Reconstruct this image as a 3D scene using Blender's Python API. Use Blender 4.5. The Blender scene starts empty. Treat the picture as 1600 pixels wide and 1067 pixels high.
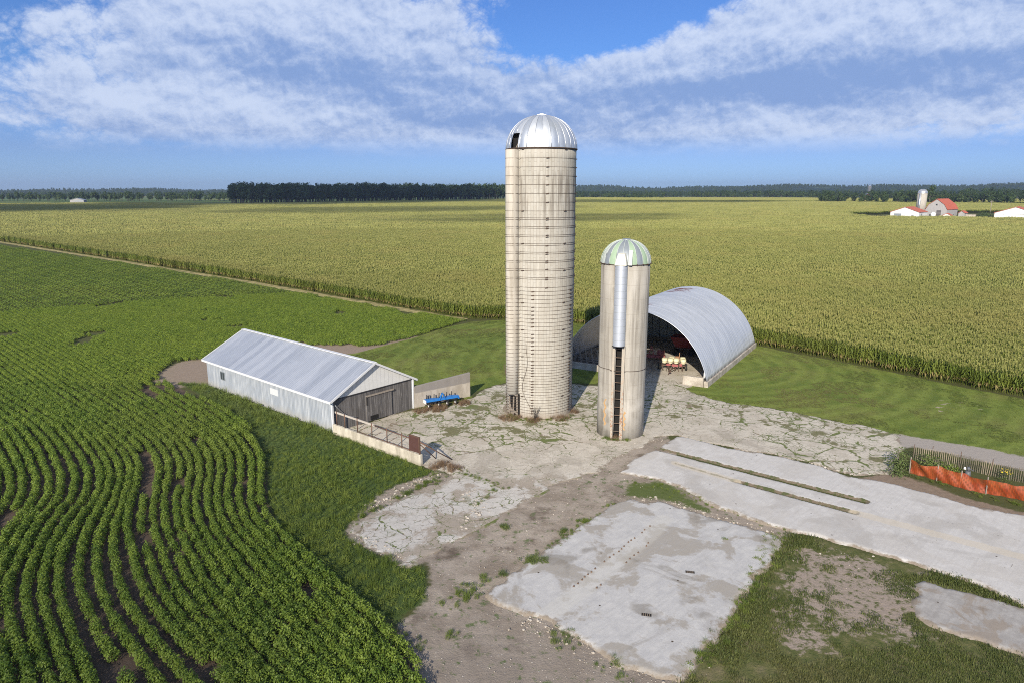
import bpy, math, random
import numpy as np
from mathutils import Vector, noise as mnoise

random.seed(7); rng = np.random.default_rng(7)
R = math.radians
SC = bpy.context.scene
COL = SC.collection

# ------------------------------------------------------------------ camera, sun, exposure
CAM_H = 21.0
cd = bpy.data.cameras.new("camera"); cam = bpy.data.objects.new("camera", cd); COL.objects.link(cam)
cam.location = (0, 0, CAM_H)
cam.rotation_euler = (R(90 - 12.344), 0, 0)
cd.sensor_width = 36; cd.lens = 24.0
cd.clip_start = 0.5; cd.clip_end = 30000
SC.camera = cam

SUN_EL, SUN_AZ = 27.0, 16.0          # shadows run 16 degrees right of straight ahead
sl = bpy.data.lights.new("sun", 'SUN'); sun = bpy.data.objects.new("sun", sl); COL.objects.link(sun)
sl.energy = 4.6; sl.angle = R(0.55); sl.color = (1.0, 0.90, 0.76)
sun.rotation_euler = (R(90 - SUN_EL), 0, R(-SUN_AZ)); sun.location = (-60, -200, 120)

SC.view_settings.view_transform = 'Standard'; SC.view_settings.look = 'None'
SC.view_settings.gamma = 1.0; SC.view_settings.exposure = 0.68
SC.view_settings.use_curve_mapping = False
SC.cycles.max_bounces = 6; SC.cycles.diffuse_bounces = 3; SC.cycles.glossy_bounces = 3
SC.cycles.transmission_bounces = 3; SC.cycles.transparent_max_bounces = 8; SC.cycles.volume_bounces = 0
SC.cycles.use_denoising = False
SC.cycles.filter_width = 1.0
SC.cycles.sample_clamp_indirect = 4.0
SC.cycles.use_fast_gi = False

# ------------------------------------------------------------------ node helper
def c4(c): return (c[0], c[1], c[2], 1.0)
class G:
    def __init__(s, t): s.t = t
    def add(s, typ, ins=None, **props):
        n = s.t.nodes.new(typ)
        for k, v in props.items(): setattr(n, k, v)
        for k, v in (ins or {}).items(): s.set(n.inputs[k], v)
        return n
    def set(s, sock, v):
        if isinstance(v, bpy.types.NodeSocket): s.t.links.new(v, sock)
        elif isinstance(v, (tuple, list)) and len(v) == 3 and sock.type == 'RGBA': sock.default_value = c4(v)
        else: sock.default_value = v
    def m(s, op, a, b=0.0, c=0.0, clamp=False):
        return s.add('ShaderNodeMath', {0: a, 1: b, 2: c}, operation=op, use_clamp=clamp).outputs[0]
    def mix(s, f, a, b, mode='MIX'):
        return s.add('ShaderNodeMix', {0: f, 6: a, 7: b}, data_type='RGBA', blend_type=mode).outputs[2]
    def noise(s, vec, scale, detail=4.0, rough=0.55, dist=0.0):
        return s.add('ShaderNodeTexNoise', {'Vector': vec, 'Scale': scale, 'Detail': detail, 'Roughness': rough, 'Distortion': dist}).outputs['Fac']
    def noisec(s, vec, scale, detail=3.0):
        return s.add('ShaderNodeTexNoise', {'Vector': vec, 'Scale': scale, 'Detail': detail}).outputs['Color']
    def st(s, v, lo, hi, a=0.0, b=1.0):
        return s.add('ShaderNodeMapRange', {0: v, 1: lo, 2: hi, 3: a, 4: b}, interpolation_type='SMOOTHSTEP').outputs[0]
    def lin(s, v, lo, hi, a=0.0, b=1.0):
        return s.add('ShaderNodeMapRange', {0: v, 1: lo, 2: hi, 3: a, 4: b}).outputs[0]
    def vm(s, op, a, b=(0, 0, 0), sc=1.0):
        n = s.add('ShaderNodeVectorMath', {0: a, 1: b}, operation=op)
        if op == 'SCALE': s.set(n.inputs['Scale'], sc)
        return n.outputs['Value'] if op in ('LENGTH', 'DOT_PRODUCT', 'DISTANCE') else n.outputs[0]
    def mul(s, c, k): return s.mix(1.0, c, (k, k, k), 'MULTIPLY')
    def attr(s, name): return s.add('ShaderNodeAttribute', attribute_name=name).outputs['Fac']
    def pos(s): return s.add('ShaderNodeNewGeometry').outputs['Position']
    def obj(s): return s.add('ShaderNodeTexCoord').outputs['Object']
    def xyz(s, v):
        n = s.add('ShaderNodeSeparateXYZ', {0: v}); return n.outputs[0], n.outputs[1], n.outputs[2]
    def vec(s, x, y, z): return s.add('ShaderNodeCombineXYZ', {0: x, 1: y, 2: z}).outputs[0]
    def bump(s, h, strength=0.5, dist=0.05):
        return s.add('ShaderNodeBump', {'Height': h, 'Strength': strength, 'Distance': dist}).outputs[0]

def material(name):
    m = bpy.data.materials.new(name); m.use_nodes = True
    t = m.node_tree; t.nodes.clear(); g = G(t)
    g.out = t.nodes.new('ShaderNodeOutputMaterial'); g.mat = m
    return m, g
def finish(g, color, rough=0.7, normal=None, metal=0.0, spec=0.3, trans=None):
    b = g.add('ShaderNodeBsdfPrincipled', {'Base Color': color, 'Roughness': rough, 'Metallic': metal, 'Specular IOR Level': spec})
    if normal is not None: g.set(b.inputs['Normal'], normal)
    o = b.outputs[0]
    if trans is not None:
        tr = g.add('ShaderNodeBsdfTranslucent', {'Color': trans[1]})
        o = g.add('ShaderNodeMixShader', {0: trans[0], 1: o, 2: tr.outputs[0]}).outputs[0]
    g.t.links.new(o, g.out.inputs[0])
    return g.mat

# ------------------------------------------------------------------ world: blue sky with cloud banks
w = bpy.data.worlds.new("World"); SC.world = w; w.use_nodes = True
w.node_tree.nodes.clear(); g = G(w.node_tree)
sky = g.add('ShaderNodeTexSky', sky_type='NISHITA', sun_disc=False, sun_elevation=R(SUN_EL), sun_rotation=R(180 + SUN_AZ))
sky.air_density = 1.0; sky.dust_density = 0.3; sky.ozone_density = 3.0
dirn = g.add('ShaderNodeTexCoord').outputs['Generated']
dx, dy, dz = g.xyz(dirn)
zc = g.m('MAXIMUM', dz, 0.0)
inv = g.m('DIVIDE', 1.0, g.m('ADD', zc, 0.09))
px = g.m('MULTIPLY', dx, inv); py = g.m('MULTIPLY', dy, inv)
az = g.m('MULTIPLY', g.m('ARCTAN2', dx, dy), 57.2958)
el = g.m('MULTIPLY', g.m('ARCSINE', dz), 57.2958)
def blob(a0, e0, ra, re, slope=0.0):
    a = g.m('SUBTRACT', az, a0)
    e = g.m('SUBTRACT', g.m('SUBTRACT', el, e0), g.m('MULTIPLY', a, slope))
    q = g.m('ADD', g.m('POWER', g.m('ABSOLUTE', g.m('DIVIDE', a, ra)), 2.0), g.m('POWER', g.m('ABSOLUTE', g.m('DIVIDE', e, re)), 2.0))
    return g.m('EXPONENT', g.m('MULTIPLY', q, -1.0))
def cloud_noise(ox, oy, sc=1.0):
    # angular cloud field, flattened towards the horizon as a distant deck is
    fl = g.m('ADD', 0.16, g.m('DIVIDE', 1.15, g.m('ADD', g.m('MAXIMUM', el, 0.0), 3.0)))
    v = g.vec(g.m('ADD', g.m('MULTIPLY', az, 0.085), ox), g.m('ADD', g.m('MULTIPLY', el, fl), oy), 3.7)
    wv = g.vm('ADD', v, g.vm('SCALE', g.vm('SUBTRACT', g.noisec(v, 1.3, 3.0), (0.5, 0.5, 0.5)), sc=0.55))
    return g.noise(wv, 1.0 * sc, 8.0, 0.53)
n0 = cloud_noise(0, 0); n1 = cloud_noise(0.06, 0.18)
def puffs(ox, oy):
    # cauliflower heads: fractal rounded cells, 0..1
    fl = g.m('ADD', 0.30, g.m('DIVIDE', 1.3, g.m('ADD', g.m('MAXIMUM', el, 0.0), 3.0)))
    v = g.vec(g.m('ADD', g.m('MULTIPLY', az, 0.25), ox), g.m('ADD', g.m('MULTIPLY', el, fl), oy), 0.4)
    v = g.vm('ADD', v, g.vm('SCALE', g.vm('SUBTRACT', g.noisec(v, 1.7, 4.0), (0.5, 0.5, 0.5)), sc=0.34))
    return g.m('SUBTRACT', 1.0, g.add('ShaderNodeTexVoronoi', {'Vector': v, 'Scale': 1.35, 'Detail': 5.0, 'Roughness': 0.63, 'Lacunarity': 2.2}, feature='F1', normalize=True).outputs['Distance'])
fine0 = puffs(4.1, 2.2); fine1 = puffs(4.16, 2.36)
cov = g.m('ADD', g.m('MULTIPLY', blob(-14.5, 10.4, 16.5, 4.6, -0.02), 0.56), g.m('MULTIPLY', blob(-16.0, 5.8, 19.0, 2.2), 0.34))
cov = g.m('ADD', cov, g.m('MULTIPLY', blob(26.0, 9.2, 20.0, 5.0, 0.12), 0.60))
cov = g.m('ADD', cov, g.m('MULTIPLY', blob(9.0, 6.4, 14.0, 2.3, 0.06), 0.34))
cov = g.m('ADD', cov, g.m('MULTIPLY', blob(0.0, 4.9, 60.0, 1.2), 0.10))
cov = g.m('SUBTRACT', cov, g.m('MULTIPLY', blob(7.0, 13.6, 7.5, 3.0, 0.20), 0.62))
cov = g.m('SUBTRACT', cov, g.m('MULTIPLY', blob(-34.0, 14.0, 9.0, 3.2), 0.10))
outside = g.st(el, 16.0, 24.0)                      # broken cloud overhead and behind
cov = g.m('ADD', cov, g.m('MULTIPLY', outside, 0.12))
dens0 = g.m('ADD', g.m('ADD', g.m('MULTIPLY', n0, 0.56), g.m('MULTIPLY', g.m('SUBTRACT', fine0, .30), 0.80)), cov)
dens = g.st(dens0, 0.63, 0.83)
dens = g.m('MULTIPLY', dens, g.st(el, 2.4, 4.6))
macro = g.m('SUBTRACT', g.m('MULTIPLY', g.m('ADD', blob(-16.0, 12.6, 14.0, 1.8), g.m('ADD', blob(20.0, 10.6, 16.0, 1.5, 0.16), g.m('ADD', blob(16.0, 5.2, 14.0, 1.0), blob(-20.0, 6.4, 9.0, 1.2)))), 0.13), g.m('MULTIPLY', g.m('ADD', blob(-7.0, 8.0, 9.0, 2.0), g.m('ADD', blob(30.0, 7.6, 15.0, 1.7), g.m('ADD', blob(11.0, 7.6, 9.0, 0.9), blob(-3.0, 5.6, 5.0, 0.9)))), 0.19))
lit = g.st(g.m('ADD', macro, g.m('ADD', g.m('ADD', g.m('MULTIPLY', g.m('SUBTRACT', n0, n1), 1.5), g.m('MULTIPLY', g.m('SUBTRACT', fine0, fine1), 1.5)), g.m('MULTIPLY', g.m('SUBTRACT', 1.0, dens0), 0.50))), -0.38, 0.34)
cl_sh = (0.160, 0.238, 0.425); cl_lt = (0.425, 0.482, 0.600)
ccol = g.mix(lit, cl_sh, cl_lt)
# deep late-summer blue: a little less air brightness low down
rp = g.add('ShaderNodeValToRGB', {0: g.m('DIVIDE', el, 60.0, clamp=True)}).color_ramp
for i_, (p_, c_) in enumerate(((0.0, (.34, .56, 1.1)), (.05, (.31, .42, .80)), (.15, (.30, .46, .76)), (.30, (.32, .47, .78)), (1.0, (.70, .85, 1.0)))):
    e_ = rp.elements[i_] if i_ < 2 else rp.elements.new(p_)
    e_.position = p_; e_.color = c4(c_)
skyc = g.mix(1.0, sky.outputs[0], g.t.nodes[-1].outputs[0], 'MULTIPLY')
SKY_S = 0.096
bg_sky = g.add('ShaderNodeBackground', {0: skyc, 1: SKY_S})
bg_cl = g.add('ShaderNodeBackground', {0: ccol, 1: 1.0})
mx = g.add('ShaderNodeMixShader', {0: g.m('MULTIPLY', dens, 0.90), 1: bg_sky.outputs[0], 2: bg_cl.outputs[0]})
wo = g.add('ShaderNodeOutputWorld'); w.node_tree.links.new(mx.outputs[0], wo.inputs[0])

# ------------------------------------------------------------------ object helpers
def props(o, label=None, cat=None, group=None, kind=None):
    if label: o['label'] = label
    if cat: o['category'] = cat
    if group: o['group'] = group
    if kind: o['kind'] = kind
    return o
def thing(name, label, cat, loc=(0, 0, 0), rz=0.0, group=None):
    o = bpy.data.objects.new(name, None); COL.objects.link(o)
    o.location = loc; o.rotation_euler = (0, 0, rz); o.empty_display_size = 0.3
    return props(o, label, cat, group)
def np_mesh(name, V, F, mats=(), midx=None, attrs=None, smooth=False):
    me = bpy.data.meshes.new(name)
    V = np.asarray(V, dtype=np.float32); F = np.asarray(F, dtype=np.int32)
    me.vertices.add(len(V)); me.vertices.foreach_set('co', V.ravel())
    n, k = F.shape
    me.loops.add(n * k); me.polygons.add(n)
    me.loops.foreach_set('vertex_index', F.ravel())
    me.polygons.foreach_set('loop_start', np.arange(0, n * k, k, dtype=np.int32))
    me.polygons.foreach_set('loop_total', np.full(n, k, dtype=np.int32))
    if midx is not None: me.polygons.foreach_set('material_index', np.asarray(midx, dtype=np.int32))
    if smooth: me.polygons.foreach_set('use_smooth', np.ones(n, dtype=bool))
    for m in mats: me.materials.append(m)
    for an, av in (attrs or {}).items():
        a = me.attributes.new(an, 'FLOAT', 'POINT'); a.data.foreach_set('value', np.asarray(av, dtype=np.float32))
    me.update(calc_edges=True)
    return me
class MB:
    """collects boxes, tubes and sheets for one mesh"""
    def __init__(s): s.v = []; s.f = []; s.mi = []; s.sm = []
    def face(s, idx, mi=0, sm=False): s.f.append(tuple(idx)); s.mi.append(mi); s.sm.append(sm)
    def verts(s, pts):
        b = len(s.v); s.v.extend([tuple(p) for p in pts]); return b
    def box(s, c, d, rz=0.0, mi=0, rx=0.0, ry=0.0):
        from mathutils import Euler
        M = Euler((rx, ry, rz)).to_matrix()
        b = len(s.v)
        for z in (-.5, .5):
            for x, y in ((-.5, -.5), (.5, -.5), (.5, .5), (-.5, .5)):
                p = M @ Vector((x * d[0], y * d[1], z * d[2])); s.v.append((p.x + c[0], p.y + c[1], p.z + c[2]))
        for q in ((3, 2, 1, 0), (4, 5, 6, 7), (0, 1, 5, 4), (1, 2, 6, 5), (2, 3, 7, 6), (3, 0, 4, 7)):
            s.face([b + i for i in q], mi)
        return s
    def beam(s, a, b_, wd, ht, mi=0):
        a = Vector(a); b_ = Vector(b_); d = b_ - a; L = d.length; d.normalize()
        up = Vector((0, 0, 1)) if abs(d.z) < .95 else Vector((0, 1, 0))
        x = d.cross(up).normalized(); y = x.cross(d).normalized()
        k = len(s.v)
        for p in (a, b_):
            for sx, sy in ((-1, -1), (1, -1), (1, 1), (-1, 1)):
                s.v.append(tuple(p + x * sx * wd / 2 + y * sy * ht / 2))
        for q in ((0, 1, 2, 3), (7, 6, 5, 4), (4, 5, 1, 0), (5, 6, 2, 1), (6, 7, 3, 2), (7, 4, 0, 3)):
            s.face([k + i for i in q], mi)
        return s
    def tube(s, pts, r, n=8, mi=0, closed=False, cap=True):
        pts = [Vector(p) for p in pts]; m = len(pts); rings = []
        for i, p in enumerate(pts):
            if closed: d = pts[(i + 1) % m] - pts[i - 1]
            else: d = pts[min(i + 1, m - 1)] - pts[max(i - 1, 0)]
            d.normalize(); up = Vector((0, 0, 1)) if abs(d.z) < .9 else Vector((0, 1, 0))
            x = d.cross(up).normalized(); y = x.cross(d).normalized()
            rr = r[i] if isinstance(r, (list, tuple)) else r
            rings.append(s.verts([p + (x * math.cos(2 * math.pi * k / n) + y * math.sin(2 * math.pi * k / n)) * rr for k in range(n)]))
        for i in range(m if closed else m - 1):
            a, b = rings[i], rings[(i + 1) % m]
            for k in range(n): s.face((a + k, a + (k + 1) % n, b + (k + 1) % n, b + k), mi, True)
        if cap and not closed:
            s.face([rings[0] + k for k in range(n)][::-1], mi); s.face([rings[-1] + k for k in range(n)], mi)
        return s
    def cyl(s, c, r, h, n=16, mi=0, r2=None, sm=True):
        a = s.verts([(c[0] + r * math.cos(2 * math.pi * k / n), c[1] + r * math.sin(2 * math.pi * k / n), c[2]) for k in range(n)])
        q = r if r2 is None else r2
        b = s.verts([(c[0] + q * math.cos(2 * math.pi * k / n), c[1] + q * math.sin(2 * math.pi * k / n), c[2] + h) for k in range(n)])
        for k in range(n): s.face((a + k, a + (k + 1) % n, b + (k + 1) % n, b + k), mi, sm)
        s.face([a + k for k in range(n)][::-1], mi); s.face([b + k for k in range(n)], mi)
        return s
    def prism(s, poly, z0, z1, mi=0):
        n = len(poly); a = s.verts([(x, y, z0) for x, y in poly]); b = s.verts([(x, y, z1) for x, y in poly])
        for k in range(n): s.face((a + k, a + (k + 1) % n, b + (k + 1) % n, b + k), mi)
        s.face([a + k for k in range(n)][::-1], mi); s.face([b + k for k in range(n)], mi)
        return s
    def extr(s, poly, f0, f1, mi=0):
        """polygon given by two mapped copies (functions of 2-D points)"""
        n = len(poly); a = s.verts([f0(*p) for p in poly]); b = s.verts([f1(*p) for p in poly])
        for k in range(n): s.face((a + k, a + (k + 1) % n, b + (k + 1) % n, b + k), mi)
        s.face([a + k for k in range(n)][::-1], mi); s.face([b + k for k in range(n)], mi)
        return s
    def mesh(s, name, mats):
        me = bpy.data.meshes.new(name); me.from_pydata(s.v, [], s.f)
        for m in (mats if isinstance(mats, (list, tuple)) else [mats]): me.materials.append(m)
        me.polygons.foreach_set('material_index', s.mi); me.polygons.foreach_set('use_smooth', s.sm)
        me.update(); return me
    def build(s, name, mats, parent=None, bevel=0.0, label=None, loc=None, recalc=True):
        me = s.mesh(name, mats)
        if recalc:
            import bmesh
            bm = bmesh.new(); bm.from_mesh(me); bmesh.ops.recalc_face_normals(bm, faces=bm.faces)
            bm.to_mesh(me); bm.free()
        o = bpy.data.objects.new(name, me); COL.objects.link(o)
        if parent: o.parent = parent
        if loc: o.location = loc
        if label: o['label'] = label
        if bevel:
            b = o.modifiers.new('bevel', 'BEVEL'); b.width = bevel; b.segments = 2; b.limit_method = 'ANGLE'
        return o
def link(name, me, parent=None):
    o = bpy.data.objects.new(name, me); COL.objects.link(o)
    if parent: o.parent = parent
    return o

# ------------------------------------------------------------------ terrain
_d = np.arange(0, 9000, 10.0)
_h = np.interp(_d, [0, 180, 450, 650, 850, 1200, 1600, 2300], [0, 0, 3.3, 6.5, 9, 10, 7, 6])
_k = np.ones(13) / 13; _h = np.convolve(np.pad(_h, 6, mode='edge'), _k, mode='valid'); _h[:15] = 0
def terr(x, y):
    x = np.asarray(x, float); y = np.asarray(y, float)
    d = np.hypot(x, y); az = np.degrees(np.arctan2(x, y))
    crest = np.interp(az, [-40, -25, -12, 0, 15, 40], [24, 27, 30, 42, 40, 46]) + 3 * np.sin(az * .35) + 2 * np.sin(az * .9 + 1)
    t = np.clip((d - 2300) / 900, 0, 1); t = t * t * (3 - 2 * t)
    return np.interp(d, _d, _h) * (1 - t) + t * crest
def inside(P, x, y):
    P = np.asarray(P); c = np.zeros(x.shape, bool); j = len(P) - 1
    for i in range(len(P)):
        xi, yi = P[i]; xj, yj = P[j]
        if yi != yj:
            c ^= ((yi > y) != (yj > y)) & (x < (xj - xi) * (y - yi) / (yj - yi) + xi)
        j = i
    return c
def sd(P, x, y):
    """signed distance to polygon, positive inside"""
    P = np.asarray(P, float); d = np.full(x.shape, 1e9)
    for i in range(len(P)):
        a = P[i - 1]; b = P[i]; e = b - a
        t = np.clip(((x - a[0]) * e[0] + (y - a[1]) * e[1]) / (e @ e + 1e-9), 0, 1)
        d = np.minimum(d, np.hypot(x - a[0] - t * e[0], y - a[1] - t * e[1]))
    return np.where(inside(P, x, y), d, -d)
def segd(A, x, y):
    d = np.full(x.shape, 1e9)
    for i in range(len(A) - 1):
        a = np.array(A[i]); b = np.array(A[i + 1]); e = b - a
        t = np.clip(((x - a[0]) * e[0] + (y - a[1]) * e[1]) / (e @ e + 1e-9), 0, 1)
        d = np.minimum(d, np.hypot(x - a[0] - t * e[0], y - a[1] - t * e[1]))
    return d
_lat = np.random.default_rng(3).random((256, 256))
def vn(x, y, s):
    """value noise 0..1"""
    x = np.asarray(x) * s + 1000.0; y = np.asarray(y) * s + 1000.0
    xi = np.floor(x).astype(int); yi = np.floor(y).astype(int); fx = x - xi; fy = y - yi
    fx = fx * fx * (3 - 2 * fx); fy = fy * fy * (3 - 2 * fy)
    L = lambda a, b: _lat[a % 256, b % 256]
    return (L(xi, yi) * (1 - fx) + L(xi + 1, yi) * fx) * (1 - fy) + (L(xi, yi + 1) * (1 - fx) + L(xi + 1, yi + 1) * fx) * fy
def fbm(x, y, s, o=4):
    r = 0; a = 1; t = 0
    for i in range(o): r = r + a * vn(x + 17.3 * i, y - 9.1 * i, s * 2 ** i); t += a; a *= .5
    return r / t

# ------------------------------------------------------------------ plan of the place (metres)
P_yard = [(-7.1,50.3),(-10.8,54.3),(-14.4,57.2),(-16.0,58.4),(-14.3,60.3),(-12.2,62.3),(-9.9,64.9),(-7.0,64.9),(-4.3,68.3),(-3.6,70.7),(-2.5,72.6),(-0.7,74.2),(2.2,74.7),(5.8,74.2),(9.3,73.2),(14.4,74.2),(18.6,85.7),(25.2,85.7),(20.2,72.6),(19.0,72.1),(19.7,69.7),(21.2,67.9),(22.8,66.6),(25.1,65.7),(28.0,63.5),(30.4,61.2),(31.5,60.3),(33.3,59.2),(34.3,57.9),(33.7,55.6),(33.1,53.7),(30.7,51.3),(29.2,49.0),(27.5,48.2),(26.0,48.1),(24.5,49.0),(23.9,50.4),(21.7,52.4),(18.9,53.5),(16.7,55.3),(14.4,56.9),(12.9,56.6),(11.0,54.1),(8.8,52.0),(6.6,49.0),(4.8,47.6),(3.4,46.8),(1.3,44.1),(0.0,42.4),(-2.0,39.7),(-3.9,38.1),(-4.9,36.7),(-5.4,36.0),(-5.9,35.5),(-6.5,35.5),(-6.6,36.3),(-7.1,36.7),(-8.0,37.2),(-8.9,37.6),(-9.7,38.7),(-10.5,39.5),(-10.4,41.0),(-9.6,42.2),(-8.4,43.8),(-6.9,45.8),(-4.8,48.3),(-5.4,49.0)]
P_slabC = [(7.2,43.8),(8.3,44.3),(9.2,43.7),(10.0,44.0),(10.9,43.8),(12.2,42.6),(12.8,41.9),(14.5,40.6),(16.0,39.7),(16.9,39.3),(16.9,38.3),(16.1,37.2),(15.0,35.7),(13.7,34.4),(12.5,32.8),(11.5,31.3),(10.7,30.0),(9.9,28.9),(9.1,27.9),(8.3,27.0),(7.3,26.1),(6.5,26.2),(6.1,26.5),(5.6,26.7),(5.0,26.9),(4.1,27.6),(3.5,28.3),(2.8,28.9),(2.4,29.7),(2.0,30.3),(1.4,30.6),(0.6,30.8),(0.0,31.0),(-0.8,31.8),(-1.5,32.7),(-0.2,34.5),(1.7,37.0),(4.3,40.1)]
P_slabA = [(14.4,56.9),(15.6,56.4),(16.7,55.3),(18.9,53.5),(21.5,52.4),(23.9,50.4),(25.4,48.2),(28.1,46.9),(30.3,44.8),(32.0,43.0),(34.1,41.9),(37.0,39.3),(27.9,28.5),(27.0,30.4),(26.1,32.4),(25.5,33.6),(24.9,34.2),(23.1,35.7),(21.0,37.2),(19.9,38.1),(18.9,39.0),(17.5,39.5),(16.5,40.4),(15.2,41.6),(14.1,42.7),(13.2,43.8),(12.5,45.8),(11.3,47.0),(10.1,47.8),(9.0,48.4),(7.9,48.8),(8.5,49.5),(9.2,51.3),(10.4,52.4),(12.4,54.1)]
P_slabD = [(22.0,33.8),(22.7,34.1),(23.8,33.3),(24.8,32.8),(25.8,32.0),(26.5,31.5),(28.2,29.7),(25.0,25.7),(23.7,27.7),(22.1,28.8),(21.0,29.6),(20.3,30.7),(20.7,31.8)]
P_drive = [(34.3,57.9),(35.4,56.7),(37.5,55.6),(39.4,54.4),(41.7,52.4),(44.5,49.4),(42.1,46.4),(39.5,49.4),(37.7,51.0),(35.8,53.0),(34.0,54.4),(32.5,54.1)]
P_dirt = [(-5.4,49.0),(-3.8,47.8),(2.4,48.8),(6.7,49.4),(10.5,55.6),(13.5,56.9),(13.8,55.6),(13.0,50.0),(17.7,39.3),(16.8,38.5),(10.1,28.9),(7.8,26.0),(5.1,23.0),(-3.8,23.0),(-4.1,26.0),(-4.7,27.6),(-5.5,29.7),(-5.2,31.0),(-4.4,32.1),(-4.7,34.5),(-4.9,35.9),(-5.9,35.5),(-9.4,38.1),(-10.5,39.5),(-10.3,42.4),(-9.2,45.9),(-7.6,47.6),(-5.9,49.4)]
P_strip = [(26.0,48.1),(29.2,49.0),(30.0,48.2),(31.7,44.8),(34.4,42.4),(36.5,39.7),(36.6,38.9),(33.6,41.3),(30.7,43.3),(27.9,46.2)]
P_grassBR = [(17.5,39.5),(19.6,38.3),(23.1,35.7),(24.9,34.2),(26.1,32.4),(28.2,29.7),(21.5,18.9),(4.3,18.9),(6.7,25.1),(8.3,27.0),(11.5,31.3),(15.0,35.7)]
P_bare = [(17.2,36.6),(18.6,37.0),(20.8,35.9),(21.3,34.2),(22.0,33.8),(21.0,32.1),(19.5,31.5),(19.3,29.4),(18.2,29.7),(17.3,31.0),(15.3,29.4),(13.5,28.5),(14.9,31.5),(15.8,34.5)]
P_gapgrass = [(8.7,47.0),(10.9,47.4),(12.4,45.6),(12.9,43.8),(13.3,42.4),(12.2,43.1),(10.7,44.1),(9.0,44.5),(7.9,44.8)]
P_lawn = [(-6.4,111.1),(-1.1,112.8),(10.7,112.8),(34.2,93.2),(36.4,90.1),(40.9,84.7),(45.6,78.4),(49.5,72.6),(53.2,68.1),(57.5,61.5),(44.4,46.4),(44.0,48.8),(41.5,52.1),(39.2,54.1),(35.2,56.4),(34.1,57.5),(31.4,60.1),(28.0,63.3),(25.0,65.5),(22.7,66.3),(21.2,67.7),(19.7,69.5),(18.7,71.6),(25.2,85.7),(16.5,85.7),(9.3,73.7),(5.8,74.5),(-0.7,74.5),(-4.1,70.7),(-4.3,68.3),(-9.9,64.9),(-17.2,73.7),(-26.5,85.7),(-20.9,88.6),(-17.9,93.2),(-15.0,97.5),(-10.2,106.7)]
P_weeds = [(-37.7,74.2),(-35.8,73.7),(-33.5,72.6),(-24.0,64.5),(-15.8,57.5),(-10.7,53.8),(-7.0,50.0),(-5.2,49.0),(-5.8,48.2),(-7.6,47.4),(-9.1,45.2),(-9.7,42.4),(-10.5,41.0),(-10.6,39.5),(-9.6,38.4),(-8.0,36.9),(-7.1,36.5),(-5.8,35.3),(-5.0,35.7),(-4.7,34.5),(-4.4,32.2),(-5.3,31.3),(-5.9,30.3),(-7.3,31.4),(-9.8,34.2),(-12.4,37.2),(-14.9,40.4),(-16.9,43.8),(-18.4,48.2),(-20.6,53.4),(-23.7,58.5),(-28.5,64.5),(-33.4,69.9)]
P_soynear = [(-63.8,68.8),(-58.1,74.7),(-49.8,73.2),(-42.7,73.2),(-38.0,73.7),(-32.7,68.3),(-28.3,64.1),(-23.6,58.2),(-20.7,53.4),(-18.5,48.2),(-16.9,43.8),(-15.0,40.4),(-12.4,37.2),(-9.8,34.2),(-7.2,31.3),(-4.8,28.5),(-3.9,26.0),(-3.1,21.5),(-23.6,18.9),(-47.3,42.4)]
P_soyfar = [(-434.1,446.9),(-186.9,250.6),(-110.2,196.1),(-58.1,154.1),(-23.6,124.4),(-8.0,111.6),(-10.2,107.2),(-15.0,97.9),(-18.0,93.6),(-21.7,92.0),(-25.1,93.2),(-29.4,92.8),(-33.1,85.7),(-39.5,85.0),(-43.0,84.0),(-41.9,77.8),(-37.7,73.2),(-42.4,72.6),(-49.2,72.1),(-57.3,73.7),(-62.8,67.7),(-78.8,73.7)]
P_baresoil = [(-40.6,79.5),(-40.3,83.3),(-38.9,85.2),(-30.1,94.9),(-25.5,94.9),(-21.5,93.2),(-18.1,94.5),(-15.1,98.4),(-17.5,91.2),(-20.6,87.1),(-25.9,83.7),(-30.7,79.3),(-35.2,76.4),(-36.1,74.2),(-37.0,74.4),(-39.0,75.6)]
P_corn = [(-620.1,446.9),(-202.3,271.6),(-115.2,205.0),(-60.6,160.8),(-24.4,128.8),(-11.1,116.4),(-6.5,113.4),(-1.1,112.8),(10.4,108.8),(19.7,103.1),(34.1,92.8),(36.7,90.9),(41.0,85.0),(45.7,78.7),(49.8,73.2),(53.6,68.6),(59.4,60.3),(88.5,64.5)]
P_corn = P_corn[:-1] + [(80, 35), (900, 60), (800, 480), (472, 642), (348, 757), (144, 790), (0, 985), (-13, 930), (-150, 800), (-290, 672), (-380, 700), (-480, 640), (-760, 500)]
P_farm = [(222, 431), (262, 425), (288, 408), (345, 396), (400, 410), (395, 500), (300, 505), (235, 490)]
P_band = [(20, 1010), (160, 830), (350, 800), (520, 690), (800, 560), (900, 640), (620, 930), (420, 1080), (200, 1130), (60, 1120)]
P_lane = [(236, 433.0), (262, 428.5), (290, 422), (300, 410), (345, 396), (346, 400), (303, 414), (292, 430), (300, 443), (262, 446), (258, 434), (236, 437)]

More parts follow.
